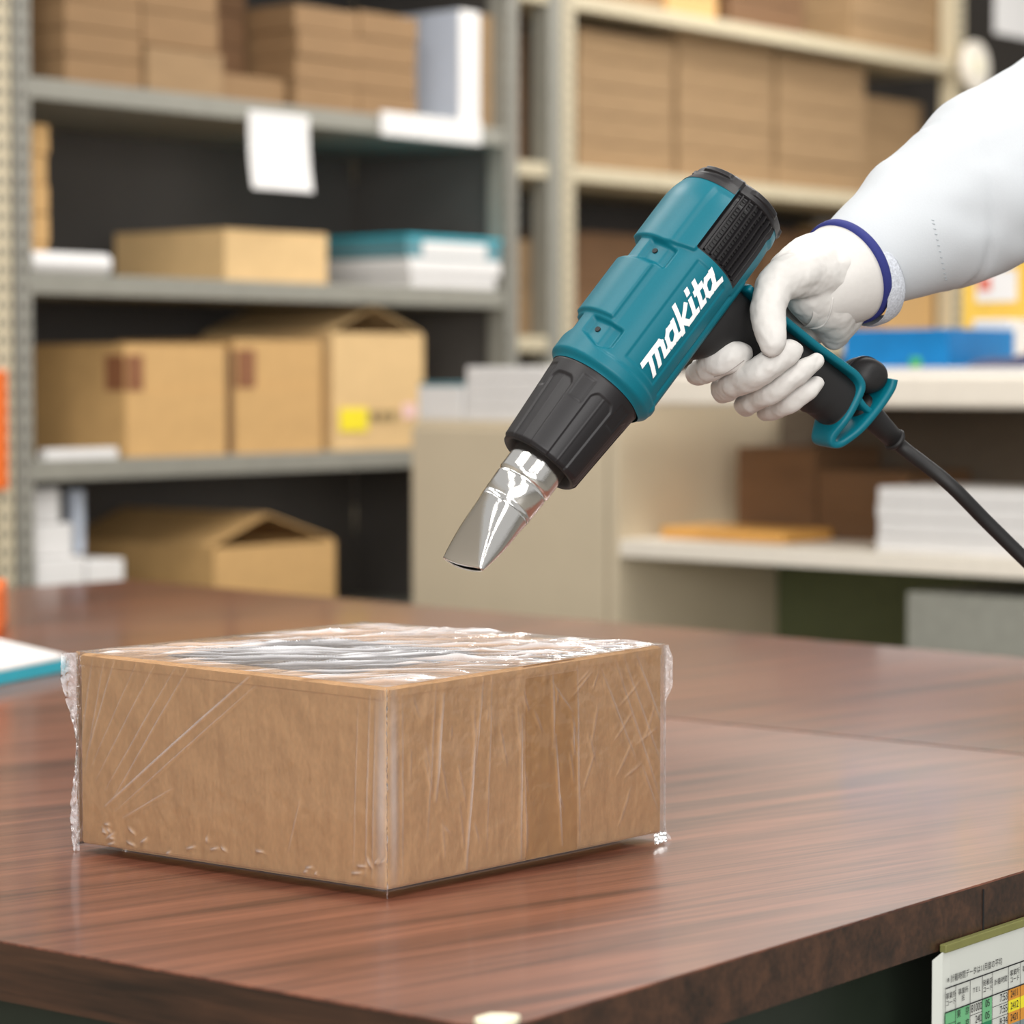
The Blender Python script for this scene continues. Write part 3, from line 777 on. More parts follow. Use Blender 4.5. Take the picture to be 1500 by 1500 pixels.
# leather creases
NRM = [v.normal.copy() for v in gme.vertices]; newco = []
for v, vn in zip(gme.vertices, NRM):
    w = v.co + person.location
    n1 = mnoise.fractal(w * 55, 1.0, 2.0, 3); n2 = mnoise.ridged_multi_fractal(w * 38, 1.0, 2.0, 3, 1.0, 2.0)
    q = v.co + vn * (.0011 * n1 - .0007 * n2); newco += [q.x, q.y, q.z]
gme.vertices.foreach_set('co', newco); gme.update()
glove = link('glove', gme, LEATHER, person, smooth=True, label='white leather work glove')

# sleeve: a tube with folds, entering the glove
SL = spline([(1222, 407, 1.770, 57), (1246, 392, 1.781, 69), (1275, 374, 1.792, 81), (1340, 335, 1.815, 102), (1410, 293, 1.840, 122), (1500, 245, 1.880, 143), (1620, 190, 1.94, 158), (1800, 130, 2.03, 172), (2000, 90, 2.12, 190)], 14)
V, F = [], []; NK = 96; prevA = None
pts = [P(x, y, d) for x, y, d, r in SL]; rads = [r * d / FPX for x, y, d, r in SL]
t0 = (pts[1] - pts[0]).normalized(); a = t0.cross(Vector((0, 1, 0))).normalized()
for i, p in enumerate(pts):
    t = (pts[min(i + 1, len(pts) - 1)] - pts[max(i - 1, 0)]).normalized()
    a = (a - t * a.dot(t)).normalized(); b = t.cross(a)
    for k in range(NK):
        an = 2 * math.pi * k / NK; dv = a * math.cos(an) + b * math.sin(an)
        q = p + dv * rads[i]
        fd = mnoise.fractal(Vector((q.x * 9 + q.z * 6, q.y * 7, q.z * 13)), 1.0, 2.0, 3) * .0065 * sst(1255, 1380, SL[i][0])
        u_ = SL[i][0]
        fd += .0022 * math.sin((q.x * 1.0 - q.z * 2.2) * 95) * band(u_, 1360, 1560, 60) * (.5 + .5 * math.sin(an * 2 + 1))
        fd -= .0022 * math.exp(-((u_ - 1385 - 25 * math.cos(an)) / 5) ** 2)
        V.append(p + dv * (rads[i] + fd) - person.location)
n = len(pts)
for i in range(n - 1):
    for k in range(NK): F.append((i * NK + k, i * NK + (k + 1) % NK, (i + 1) * NK + (k + 1) % NK, (i + 1) * NK + k))
F += [tuple(range(NK)), tuple((n - 1) * NK + k for k in range(NK))]
me = pyd('sleeve', V, F); bm = bmesh.new(); bm.from_mesh(me); bmesh.ops.recalc_face_normals(bm, faces=bm.faces); bm.to_mesh(me); bm.free()
sleeve = link('sleeve', me, CLOTH, person, smooth=True, label='loose white work sleeve')
# cuff of the glove: flared gauntlet end, navy band, grey knit lining
wax = (P(1340, 335, 1.84) - P(1222, 410, 1.755)).normalized()
def ring_tube(name, c, axis, rx, ry, up, prof_, m, parent):
    """prof_: list of (offset along axis, radius scale); rx/ry ellipse"""
    axis = axis.normalized(); u1 = (up - axis * up.dot(axis)).normalized(); u2 = axis.cross(u1)
    V, F = [], []; NK = 96
    for off, scl in prof_:
        for k in range(NK):
            an = 2 * math.pi * k / NK
            jit = 1 + .012 * mnoise.noise(Vector((math.cos(an) * 2, math.sin(an) * 2, off * 60)))
            V.append(c + axis * off + (u1 * rx * math.cos(an) + u2 * ry * math.sin(an)) * scl * jit - person.location)
    for i in range(len(prof_) - 1):
        for k in range(NK): F.append((i * NK + k, i * NK + (k + 1) % NK, (i + 1) * NK + (k + 1) % NK, (i + 1) * NK + k))
    me = pyd(name, V, F); bm = bmesh.new(); bm.from_mesh(me); bmesh.ops.recalc_face_normals(bm, faces=bm.faces); bm.to_mesh(me); bm.free()
    return link(name, me, m, parent, smooth=True)
arm_ax = (CX * .72 + CU * .42 - CB * .55).normalized()
upv = (CU * .8 - CX * .6)
cc = P(1236, 401, 1.775)
RX, RY = .0340, .0345
ring_tube('cuff', cc, arm_ax, RX, RY, upv, [(-.050, .50), (-.036, .68), (-.022, .84), (-.012, .92), (-.004, .98), (.003, 1.0), (.003, .96)], LEATHER, glove)
ring_tube('cuff_band', cc, arm_ax, RX, RY, upv, [(-.0005, .98), (-.0002, 1.04), (.0020, 1.055), (.0052, 1.05), (.0066, 1.02), (.0062, .95)], BANDM, glove, )
cc2 = cc - upv.normalized() * .010 + arm_ax * .004
ring_tube('knit_lining', cc2, arm_ax, RX * .93, RY * .90, upv, [(-.003, .9), (.001, .97), (.006, 1.0), (.011, .99), (.0135, .94), (.012, .86)], KNIT, glove)
# seams: sewn lines laid on the glove and the sleeve
from mathutils.bvhtree import BVHTree
def lay(obj_, pix, r, name, m, parent, dash=0):
    bv = BVHTree.FromPolygons([v.co for v in obj_.data.vertices], [tuple(p.vertices) for p in obj_.data.polygons])
    pp_ = spline(pix, 8); hits = []
    for x, y in pp_:
        d = ray(x, y); h = bv.ray_cast(CO - person.location, d)
        if h[0] is not None: hits.append(h[0] - d * r * .3)
    if len(hits) < 3: return
    if not dash:
        link(name, tube_me(name, hits, [r] * len(hits), 8), m, parent, smooth=True); return
    V, F = [], []
    for i in range(0, len(hits) - 2, 3):
        me_ = tube_me('t', [hits[i], hits[i + 1], hits[i + 2]] if dash == 1 else [hits[i] + CX * -dash, hits[i] + CX * dash + CU * -dash * .4], [r] * (3 if dash == 1 else 2), 6)
        b_ = len(V); V += [v.co.copy() for v in me_.vertices]; F += [tuple(b_ + k for k in p.vertices) for p in me_.polygons]
    link(name, pyd(name, V, F), m, parent)
THREAD = mat('grey_thread', (150, 158, 162), .8)
CREASE = mat('glove_seam_thread', (150, 142, 138), .8)
lay(glove, [(1170, 474), (1190, 481), (1206, 476), (1215, 460), (1220, 436)], .0007, 'piping_seam', LEATHER, glove)
lay(glove, [(1117, 519), (1127, 523), (1140, 520)], .0003, 'sewn_seam', CREASE, glove)
lay(glove, [(1046, 552), (1066, 545), (1090, 528)], .0003, 'sewn_seam', CREASE, glove)
lay(sleeve, [(1366, 322), (1370, 340), (1375, 362), (1380, 385), (1384, 404), (1386, 412)], .0003, 'seam_stitching', THREAD, sleeve, .0011)
# ------------------------------------------------------------------ shelving unit behind the desks (left)
ORD = ['lowest', 'second', 'third', 'fourth', 'fifth', 'sixth', 'seventh', 'eighth', 'ninth']
S1 = Frame(-.828, 4.7, .628, .778)
def avg(*a): return sum(a) / len(a)
W1 = S1.u(748)
z1a = avg(S1.z(46, 109), S1.z(745, 192)); z1b = avg(S1.z(46, 399), S1.z(745, 426)); z1c = avg(S1.z(48, 674), S1.z(603, 659)); z1d = z1c - .335
z1e = z1a + .36
DEP = .45; LIP = .036
def shelving(fr, u0, u1, levels, dep, steel, back, top, label, uprights, lip=LIP, upw=.04, side_panels=True):
    root = empty('shelving_unit', fr.pt(u0, 0, 0), fr.ang, label=label, category='shelf')
    for z in levels:
        part('shelf', fr, root, u0, 0, 0, u0, u1, .0, dep, z - lip, z, steel)
    if back: part('back_panel', fr, root, u0, 0, 0, u0, u1, dep + .001, dep + .012, .05, top, back)
    for u in uprights:
        bm = bmesh.new()
        sgn = -1 if fr.flip else 1
        def bx(a, b, c, d, e, f):
            y0, y1 = fy(fr, c, d); bm_box(bm, a - u0, b - u0, y0, y1, e, f)
        bx(u - upw / 2, u + upw / 2, -.004, -.0008, 0, top); bx(u - upw / 2, u - upw / 2 + .003, -.004, .045, 0, top)
        p = link('upright', from_bm(bm, 'upright'), steel, root)
        bm = bmesh.new()
        z = .3
        while z < top:
            for du in (-.009, .009):
                bx(u + du - .0035, u + du + .0035, -.0048, -.0041, z, z + .014)
            z += .03
        link('upright_slots', from_bm(bm, 'upright_slots'), STEEL_DK, p, kind='stuff')
        part('rear_upright', fr, root, u0, 0, 0, u - upw / 2, u + upw / 2, dep + .013, dep + .018, 0, top, steel)
    return root
ux = [S1.u(33), S1.u(748)]
shelving(S1, ux[0] - .01, ux[1] + .01, [z1a, z1b, z1c, z1d, z1d - .34, z1e], DEP, STEEL, STEEL_DK, 2.25, 'grey steel shelving unit with dark back behind the left of the desks', ux)

part('side_panel', S1, bpy.data.objects['shelving_unit'], ux[0] - .01, 0, 0, ux[1] + .011, ux[1] + .016, .05, DEP, .05, 2.25, STEEL_DK)
def stack(fr, px0, px1, ybot_z, ytop, n, m, where, d0=.03, dep=.34, jit=.0025, name='flattened_carton_bundle', cat='cardboard', group=None):
    u0, u1 = fr.u(px0, d=.03), fr.u(px1, d=.03)
    zt = fr.z((px0 + px1) / 2, ytop, d0)
    hgt = (zt - ybot_z) / n; rj = random.Random(int(px0 * 7 + ytop))
    for k in range(n):
        j = rj.uniform(-jit, jit); jd = rj.uniform(0, jit * 1.5)
        lab = f'{ORD[k]} bundle up in the {where}' if k and n > 1 else (f'lowest bundle of the {where}' if n > 1 else where)
        if n > 1 and k == n - 1: lab = f'topmost bundle of the {where}'
        obox(name, fr, u0 + j, u1 + j, d0 + jd, d0 + dep, ybot_z + k * hgt + .0005, ybot_z + (k + 1) * hgt - .0005, m, .003, label=lab, category=cat, group=group or where)
# top shelf
stack(S1, 52, 97, z1a, 4, 2, CARTON_DD, 'dark carton stack against the left post, top shelf', d0=.16, dep=.25)
stack(S1, 100, 212, z1a, -35, 4, CARTON_M, 'brown stack nearest the left post, top shelf')
stack(S1, 215, 326, z1a, 73, 1, CARTON_D, 'pale tan carton at the foot of the second stack on the top shelf', d0=.02)
stack(S1, 214, 324, S1.z(270, 73, .03) + .001, -30, 2, CARTON_M, 'brown pile lying on the pale tan carton')
stack(S1, 331, 433, z1a, 113, 1, CARTON_M, 'low brown carton in the dark gap of the top shelf', d0=.05)
stack(S1, 332, 431, S1.z(380, 113, .05) + .001, -25, 3, CARTON_DD, 'dark pile set back over the low carton', d0=.15, dep=.24)
stack(S1, 437, 529, z1a, 12, 4, CARTON_M, 'brown carton stack right of the dark gap')
stack(S1, 533, 618, z1a, 22, 4, CARTON_M, 'brown carton stack beside the white binder', d0=.04)
def tagbox(name, fr, px0, px1, z0, ytop, m, label, cat, d0=.02, dep=.3, bev=.003, **k):
    u0, u1 = fr.u(px0, d=d0), fr.u(px1, d=d0)
    return obox(name, fr, u0, u1, d0, d0 + dep, z0 + .0005, fr.z((px0 + px1) / 2, ytop, d0), m, bev, label=label, category=cat, **k)
# white binder: covers, spine, page block
def binder(fr, px0, px1, z0, ytop, d0, dep, label):
    u0, u1 = fr.u(px0, d=d0), fr.u(px1, d=d0); zt = fr.z((px0 + px1) / 2, ytop, d0)
    root = empty('binder', fr.pt(u0, d0, z0), fr.ang, label=label, category='binder')
    part('cover', fr, root, u0, d0, z0, u0, u0 + .004, d0, d0 + dep, z0 + .0005, zt, PAPER_B)
    part('cover', fr, root, u0, d0, z0, u1 - .004, u1, d0, d0 + dep, z0 + .0005, zt, PAPER)
    part('spine', fr, root, u0, d0, z0, u0, u1, d0 - .004, d0, z0 + .0005, zt, PAPER)
    part('pages', fr, root, u0, d0, z0, u0 + .006, u1 - .006, d0 + .004, d0 + dep - .01, z0 + .004, zt - .008, PAPER_B)
zs_ = z1a
binder(S1, 672, 701, zs_, 16, .012, .25, 'tall white binder standing at the right end of the top shelf')
obox('shelf_card', S1, S1.u(555), S1.u(700), -.011, -.0006, S1.z(628, 206), S1.z(628, 171), PAPER, .002, label='white card strip on the top shelf lip below the binder', category='card')
tagbox('carton', S1, 704, 722, z1a, 22, CARTON_D, 'narrow brown carton between the white binder and the right post', 'box', d0=.03, dep=.3)
# note taped to the lip of the top shelf: curls away at the bottom
u0, u1 = S1.u(362), S1.u(450); zt, zb = S1.z(405, 166), S1.z(405, 280)
V, F = [], []
for j in range(15):
    t = j / 14
    for i in range(9):
        s = i / 8
        V.append(((u1 - u0) * (s - .5) - .008 * t, -.0062 - .018 * t * t - .003 * math.sin(s * 3.1), zt + (zb - zt) * t - (zt - zb)*0))
for j in range(14):
    for i in range(8): a = j * 9 + i; F.append((a, a + 1, a + 10, a + 9))
me = pyd('paper_note', [(x, y, z - zb) for x, y, z in V], F)
nt_o = link('paper_note', me, PAPER, None, label='white paper note hanging from the edge of the top shelf', category='note')
nt_o.modifiers.new('t', 'SOLIDIFY').thickness = .0012
S1.place(nt_o, (u0 + u1) / 2, 0, zb)
# middle shelf
stack(S1, 52, 86, z1b + .0, 182, 5, CARTON, 'tan box column at the left post, middle shelf', d0=.05, dep=.3, name='small_carton', cat='box')
wr = tube_me('paper_roll', [(0, 0, 0), (S1.u(168) - S1.u(53), 0, 0)], [.019, .019], 24)
o = link('paper_roll', wr, PAPER, None, label='white paper roll lying at the front left of the middle shelf', category='paper roll')
S1.place(o, S1.u(53), .024, z1b + .0192)

def carton_box(fr, px0, px1, z0, ytop, dep, label, m=CARTON, d0=.02, tape=None, open_top=False, seam=True, flap=None):
    u0, u1 = fr.u(px0, d=d0), fr.u(px1, d=d0); zt = fr.z((px0 + px1) / 2, ytop, d0); z0 += .0005
    root = empty('carton', fr.pt((u0 + u1) / 2, d0, z0), fr.ang, label=label, category='box')
    ru, rd, rz = (u0 + u1) / 2, d0, z0
    W = .004
    pr = lambda nm, *a, **k: part(nm, fr, root, ru, rd, rz, *a, **k)
    pr('front_wall', u0, u1, d0, d0 + W, z0, zt, m); pr('back_wall', u0, u1, d0 + dep - W, d0 + dep, z0, zt, m)
    pr('side_wall', u0, u0 + W, d0 + W, d0 + dep - W, z0, zt, m); pr('side_wall', u1 - W, u1, d0 + W, d0 + dep - W, z0, zt, m)
    pr('bottom', u0 + W, u1 - W, d0 + W, d0 + dep - W, z0, z0 + W, m)
    if not open_top:
        pr('top_flap', u0, u1, d0, d0 + dep / 2 - .0008, zt + .0002, zt + W, m); pr('top_flap', u0, u1, d0 + dep / 2 + .0008, d0 + dep, zt + .0002, zt + W, m)
    if seam: pr('front_overlap', u0 + .002, u1 - .002, d0 - .0018, d0 - .0002, z0 + (zt - z0) * .0, z0 + (zt - z0) * .60, m)
    if tape:
        a, b, y0, y1, mm = tape
        pr('tape', fr.u(a, d=d0), fr.u(b, d=d0), d0 - .0026, d0 - .002, fr.z(a, y1, d0), fr.z(a, y0, d0), mm)
        pr('tape', u0 - .0008, u0 - .0002, d0, d0 + .05, fr.z(a, y1, d0), fr.z(a, y0, d0), mm)
    if open_top:                                    # two long flaps leaning together like a tent
        pk_u = u0 + (u1 - u0) * flap[0]; pk_z = zt + flap[1]
        for (ua, ub) in ((u0, pk_u), (u1, pk_u)):
            ya, yb = d0 + .01, d0 + dep - .01
            V = []
            for y in (ya, yb):
                yy = (y - rd) * (-1 if fr.flip else 1)
                V += [(ua - ru, yy, zt - rz), (ub - ru, yy, pk_z - rz), (ub - ru, yy, pk_z - rz + W), (ua - ru, yy, zt - rz + W)]
            me = pyd('top_flap', V, [(0, 1, 2, 3), (7, 6, 5, 4), (0, 4, 5, 1), (1, 5, 6, 2), (2, 6, 7, 3), (3, 7, 4, 0)])
            link('top_flap', me, m, root)
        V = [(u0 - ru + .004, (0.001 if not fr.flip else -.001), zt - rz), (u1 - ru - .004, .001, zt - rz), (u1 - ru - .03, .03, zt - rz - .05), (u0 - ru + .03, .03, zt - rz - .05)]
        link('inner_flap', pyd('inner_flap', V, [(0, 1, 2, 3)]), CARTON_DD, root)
    return root, (ru, rd, rz, u0, u1, zt)
carton_box(S1, 331, 480, z1b, 342, .30, 'low tan carton lying in the middle of the middle shelf', CARTON_P, seam=False)
# teal file box on white papers
tagbox('paper_stack', S1, 603, 727, z1b, 404, PAPER, 'white paper pile under the teal file box', 'paper', d0=.0, dep=.26)
zp = S1.z(665, 404, .0)
def filebox():
    fr = S1; d0 = .0; u0, u1 = fr.u(597), fr.u(734); zt = fr.z(665, 350)
    root = empty('file_box', fr.pt(u0, d0, zp), fr.ang, label='teal file box on the white papers, right end of the middle shelf', category='file box')
    pr = lambda nm, a, b, c, d, e, f, m: part(nm, fr, root, u0, d0, zp, a, b, c, d, e, f, m)
    h = zt - zp
    pr('box_body', u0, u1, d0, d0 + .34, zp + .001 + h * .45, zt - .004, TEAL_D); pr('lid', u0 - .002, u1 + .002, d0 - .002, d0 + .342, zt - .0038, zt + .004, TEAL_F)
    pr('paper_sheaf', u0 + .003, u1 - .006, d0 - .004, d0 + .33, zp + .001, zp + h * .44, PAPER)
    pr('front_label', u0 + .045, u1 - .05, d0 - .0022, d0 - .0003, zp + h * .5, zt - .008, PAPER)
filebox()
# lower shelf: three cartons
carton_box(S1, 183, 331, z1c, 507, .34, 'large tan carton at the left of the third shelf, brown tape on its corner', CARTON, tape=(186, 208, 520, 572, TAPE_BR))
carton_box(S1, 343, 471, z1c, 501, .32, 'tan carton between the two other cartons on the third shelf', CARTON, tape=(347, 372, 512, 568, TAPE_BR))
tagbox('cardboard_sheet', S1, 334, 341, z1c, 515, CARTON_DD, 'thin brown board wedged between two cartons on the third shelf', 'cardboard', d0=.02, dep=.2)
rt, (ru, rd, rz, u0, u1, zt) = carton_box(S1, 487, 621, z1c, 488, .36, 'taller tan carton with raised flaps and a yellow sticker', CARTON_P, open_top=True, flap=(.5, .05), seam=False)
part('sticker', S1, rt, ru, rd, rz, S1.u(497, d=.02), S1.u(537, d=.02), .0175, .0196, S1.z(515, 632, .02), S1.z(515, 598, .02), YLABEL, .0002)
for k in range(3):
    part('stamp', S1, rt, ru, rd, rz, S1.u(541 + k * 14, d=.02), S1.u(551 + k * 14, d=.02), .0178, .0196, S1.z(560, 617, .02), S1.z(560, 602, .02), INKG, .0002)
part('sticker', S1, rt, ru, rd, rz, S1.u(590, d=.02), S1.u(607, d=.02), .0175, .0196, S1.z(598, 612, .02), S1.z(598, 592, .02), PINK, .0002)
tagbox('paper_pack', S1, 66, 172, z1c, 657, PAPER, 'thin white paper pad at the left front of the third shelf', 'paper', d0=.001, dep=.018, bev=.001)
# bottom shelf
for k, (a, b, y0, y1, nm) in enumerate([(50, 122, 818, 862, 'lowest'), (50, 110, 768, 817, 'middle'), (50, 98, 716, 767, 'topmost')]):
    zb_ = z1d if k == 0 else S1.z(80, y1, .02)
    u0, u1 = S1.u(a, d=.02), S1.u(b, d=.02)
    obox('white_carton', S1, u0, u1, .02 + .01 * k, .22, zb_ + .001, S1.z(80, y0, .02), PAPER, .003, label=f'{nm} of the white boxes piled at the left post of the bottom shelf', category='box', group='white boxes on the bottom shelf')
tagbox('white_carton', S1, 126, 180, z1d, 820, PAPER, 'low white box right of the white pile on the bottom shelf', 'box', d0=.02, dep=.2)
tagbox('grey_pad', S1, 112, 123, S1.z(80, 818, .02), 718, PAPER_B, 'grey folder leaning by the white box pile', 'folder', d0=.06, dep=.03)
carton_box(S1, 313, 491, z1d, 797, .42, 'open tan carton with sprung flaps on the bottom shelf', CARTON, open_top=True, flap=(.46, .055), seam=False)

# neighbour bay further left: end panel and orange sign
e_u = S1.u(3)
shelving(S1, e_u - .95, e_u + .022, [z1a, z1b, z1c, z1d], DEP, STEEL_C, STEEL_DK, 2.25, 'cream steel shelving bay cut by the left picture edge', [e_u, e_u - .93])
o = obox('hanging_sign', S1, S1.u(-70), S1.u(12, 640, -.015), -.015, -.0052, S1.z(0, 718, -.015), S1.z(0, 542, -.015), ORANGE, .003, label='orange plastic sign hanging on the cream bay at the left edge', category='sign')
lp = on_z(-60, 935)
o = link('orange_binder', box_me('orange_binder', -.04, .035, 0, .2, 0, .055, .003), ORANGE, None, label='orange binder lying on the far desk at the left picture edge', category='binder')
q = on_z(-45, 936); o.location = (q.x, q.y, TABLE + .0006); o.rotation_euler = (0, 0, R(8))

# folder on the near desk at the left edge
q0, q1, q2 = on_z(104, 962), on_z(0, 1004), on_z(-10, 930)
root = empty('document_folder', (q1.x, q1.y, TABLE), 0, label='teal plastic folder with white sheets left of the wrapped box', category='folder')
outl = [on_z(100, 983), on_z(-20, 953), on_z(-215, 976), on_z(-195, 1031), on_z(0, 1004)]
pl = [((p.x - q1.x), (p.y - q1.y)) for p in outl]
cx_, cy_ = sum(p[0] for p in pl) / len(pl), sum(p[1] for p in pl) / len(pl)
link('cover', prism_me('cover', pl[::-1], .0005, .006, .001), TEAL_F, root)
link('cover', prism_me('cover', [((p[0] - cx_) * .99 + cx_, (p[1] - cy_) * .99 + cy_) for p in pl[::-1]], .0065, .0125, .001), TEAL_F, root)
link('sheets', prism_me('sheets', [((p[0] - cx_) * .985 + cx_, (p[1] - cy_) * .985 + cy_) for p in pl[::-1]], .013, .017, .0005), PAPER, root)

# ------------------------------------------------------------------ cabinets (right)
CB_ = Frame(.161, 4.6, .755, -.656)
ctop = avg(CB_.z(972, 549), CB_.z(1500, 546)); cbot = avg(CB_.z(972, 593), CB_.z(1500, 600))
sht = avg(CB_.z(905, 787), CB_.z(1285, 813)); shb = avg(CB_.z(911, 812), CB_.z(1500, 853))
CW = 1.45; CD = .48
root = empty('open_cabinet', CB_.pt(0, 0, 0), CB_.ang, label='open beige cabinet with one inner shelf under the cream counter', category='cabinet')
pc = lambda nm, *a, **k: part(nm, CB_, root, 0, 0, 0, *a, **k)
pc('side_wall', .0, .022, 0, CD, 0, cbot - .001, BEIGE); pc('side_wall', CW - .022, CW, 0, CD, 0, cbot - .001, BEIGE)
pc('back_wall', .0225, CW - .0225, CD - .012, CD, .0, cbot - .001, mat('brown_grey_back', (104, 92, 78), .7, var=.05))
pc('shelf', .0225, CW - .0225, .004, CD - .0125, shb, sht, COUNTER)
pc('bottom_plate', .0225, CW - .0225, .004, CD - .0125, .06, .085, BEIGE)
pc('green_panel', .0225, CW - .0225, CD - .02, CD - .0125, .0855, shb - .0005, mat('olive_green_panel', (104, 112, 78), .6, var=.05))
counter = obox('countertop', CB_, .10, CW + .02, -.02, CD + .02, cbot, ctop, COUNTER, .008, label='cream laminate countertop over the open cabinet', category='countertop')
LW = CB_.u(600)
ltop = avg(CB_.z(620, 618), CB_.z(800, 616))
root = empty('locker', CB_.pt(LW, 0, 0), CB_.ang, label='closed beige steel locker left of the open cabinet', category='cabinet')
part('body', CB_, root, LW, 0, 0, LW, -.002, .012, CD, .0, ltop, BEIGE, .004)
part('door', CB_, root, LW, 0, 0, LW + .004, -.006, 0.0, .0115, .04, ltop - .012, BEIGE, .003)
part('handle', CB_, root, LW, 0, 0, LW + .03, LW + .045, -.012, -.0003, .45, .56, STEEL, .003)
# papers on the locker
tagbox('paper_stack', CB_, 612, 676, ltop, 566, PAPER, 'low white paper pile at the left end of the locker top', 'paper', d0=.02, dep=.2)
zq = CB_.z(645, 566, .02)
o = obox('teal_folder', CB_, CB_.u(614, d=.02), CB_.u(676, d=.02), .02, .22, zq + .0005, zq + .007, TEAL_D, .001, label='pale teal folder on the low paper pile', category='folder')
for k in range(4):
    zz = ltop + (CB_.z(740, 537, .02) - ltop) * k / 4; z2 = ltop + (CB_.z(740, 537, .02) - ltop) * (k + 1) / 4
    obox('paper_ream', CB_, CB_.u(680 + k, d=.02), CB_.u(800 + (k % 2) * 3, d=.02), .02, .30, zz + .0005, z2 - .0003, PAPER, .002, label=f'{ORD[k] if k < 3 else "topmost"} ream of the tall white paper stack on the locker', category='paper', group='paper reams on the locker')
# things inside the open cabinet
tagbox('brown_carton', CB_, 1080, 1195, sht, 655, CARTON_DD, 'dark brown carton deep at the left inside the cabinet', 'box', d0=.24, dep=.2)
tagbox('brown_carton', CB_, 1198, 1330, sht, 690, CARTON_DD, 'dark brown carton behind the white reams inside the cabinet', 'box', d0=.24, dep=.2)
tagbox('document_tray', CB_, 968, 1150, sht, 775, mat('amber_tray', (214, 160, 84), .6), 'flat amber tray on the cabinet shelf left of the cartons', 'tray', d0=.08, dep=.14)
for k in range(4):
    zb_ = sht + (CB_.z(1390, 716, .02) - sht) * k / 4; z2 = sht + (CB_.z(1390, 716, .02) - sht) * (k + 1) / 4
    obox('paper_ream', CB_, CB_.u(1285 + (k % 2) * 2, d=.02), CB_.u(1545, d=.02), .02, .22, zb_ + .0005, z2 - .0003, PAPER, .002, label=f'{ORD[k] if k < 3 else "topmost"} ream of the white paper stack inside the cabinet', category='paper', group='paper reams in the cabinet')
tagbox('grey_crate', CB_, 1330, 1600, .085, 875, mat('grey_plastic', (150, 150, 140), .6), 'grey crate in the green bottom of the cabinet', 'crate', d0=.02, dep=.3)
# things on the counter
zc = ctop
u0, u1 = CB_.u(1236, d=.05), CB_.u(1388, d=.05); zt = CB_.z(1310, 482, .05)
root = empty('blue_tray', CB_.pt(u0, .05, zc), CB_.ang, label='blue plastic tray on the counter behind the glove', category='tray')
pb = lambda nm, *a, **k: part(nm, CB_, root, u0, .05, zc, *a, **k)
pb('tray_bottom', u0, u1, .05, .25, zc + .0005, zc + .004, BLUE); pb('tray_front', u0, u1, .05, .054, zc + .0045, zt, BLUE); pb('tray_back', u0, u1, .246, .25, zc + .0045, zt, BLUE)
pb('tray_side', u0, u0 + .004, .0545, .2455, zc + .0045, zt, BLUE); pb('tray_side', u1 - .004, u1, .0545, .2455, zc + .0045, zt, BLUE)
u0, u1 = CB_.u(1395, d=.03), CB_.u(1620, d=.03)
def cloth(name, u0, u1, d0, dep, z0, h, m, label, cat, seed):
    V, F = [], []
    for j in range(13):
        for i in range(25):
            s, t = i / 24, j / 12
            e = min(1, min(s, 1 - s) * 8) * min(1, min(t, 1 - t) * 5)
            V.append(((s - .5) * (u1 - u0), t * dep, .0008 + h * e * (.55 + .9 * abs(mnoise.noise(Vector((s * 5, t * 2.5, seed)))))))
    for j in range(12):
        for i in range(24): a = j * 25 + i; F.append((a, a + 1, a + 26, a + 25))
    nb = len(V)
    V += [(-.5 * (u1 - u0), 0, 0), (.5 * (u1 - u0), 0, 0), (.5 * (u1 - u0), dep, 0), (-.5 * (u1 - u0), dep, 0)]
    F += [(nb + 3, nb + 2, nb + 1, nb)]
    o = link(name, pyd(name, V, F), m, None, smooth=True, label=label, category=cat)
    CB_.place(o, (u0 + u1) / 2, d0, z0)
cloth('work_cloth', u0, u1, .02, .2, zc, .034, NAVY, 'crumpled navy cloth lying on the counter right of the blue tray', 'cloth', 3)
tagbox('paper_pad', CB_, 1262, 1500, zc, 538, PAPER, 'flat white paper pad along the counter front edge', 'paper', d0=-.012, dep=.03, bev=.001)
tagbox('green_clip', CB_, 1332, 1342, zc + .009, 524, GREEN, 'tiny green clip on the counter front edge', 'clip', d0=-.008, dep=.015, bev=.002)
tagbox('white_carton', CB_, 1424, 1480, zc, 468, PAPER, 'small white box behind the navy cloth on the counter', 'box', d0=.26, dep=.09)
# tall cartons standing at the rear of the counter
rt, (ru, rd, rz, u0, u1, zt) = carton_box(CB_, 1408, 1560, zc, 330, .10, 'yellow-tan carton with a white and red label at the right edge', YELLOW, d0=.36, seam=False)
part('label', CB_, rt, ru, rd, rz, CB_.u(1430, d=.36), CB_.u(1489, d=.36), .357, .3596, CB_.z(1455, 442, .36), CB_.z(1455, 395, .36), PAPER, .0002)
part('print', CB_, rt, ru, rd, rz, CB_.u(1434, d=.36), CB_.u(1452, d=.36), .356, .3568, CB_.z(1455, 426, .36), CB_.z(1455, 406, .36), RED, .0002)

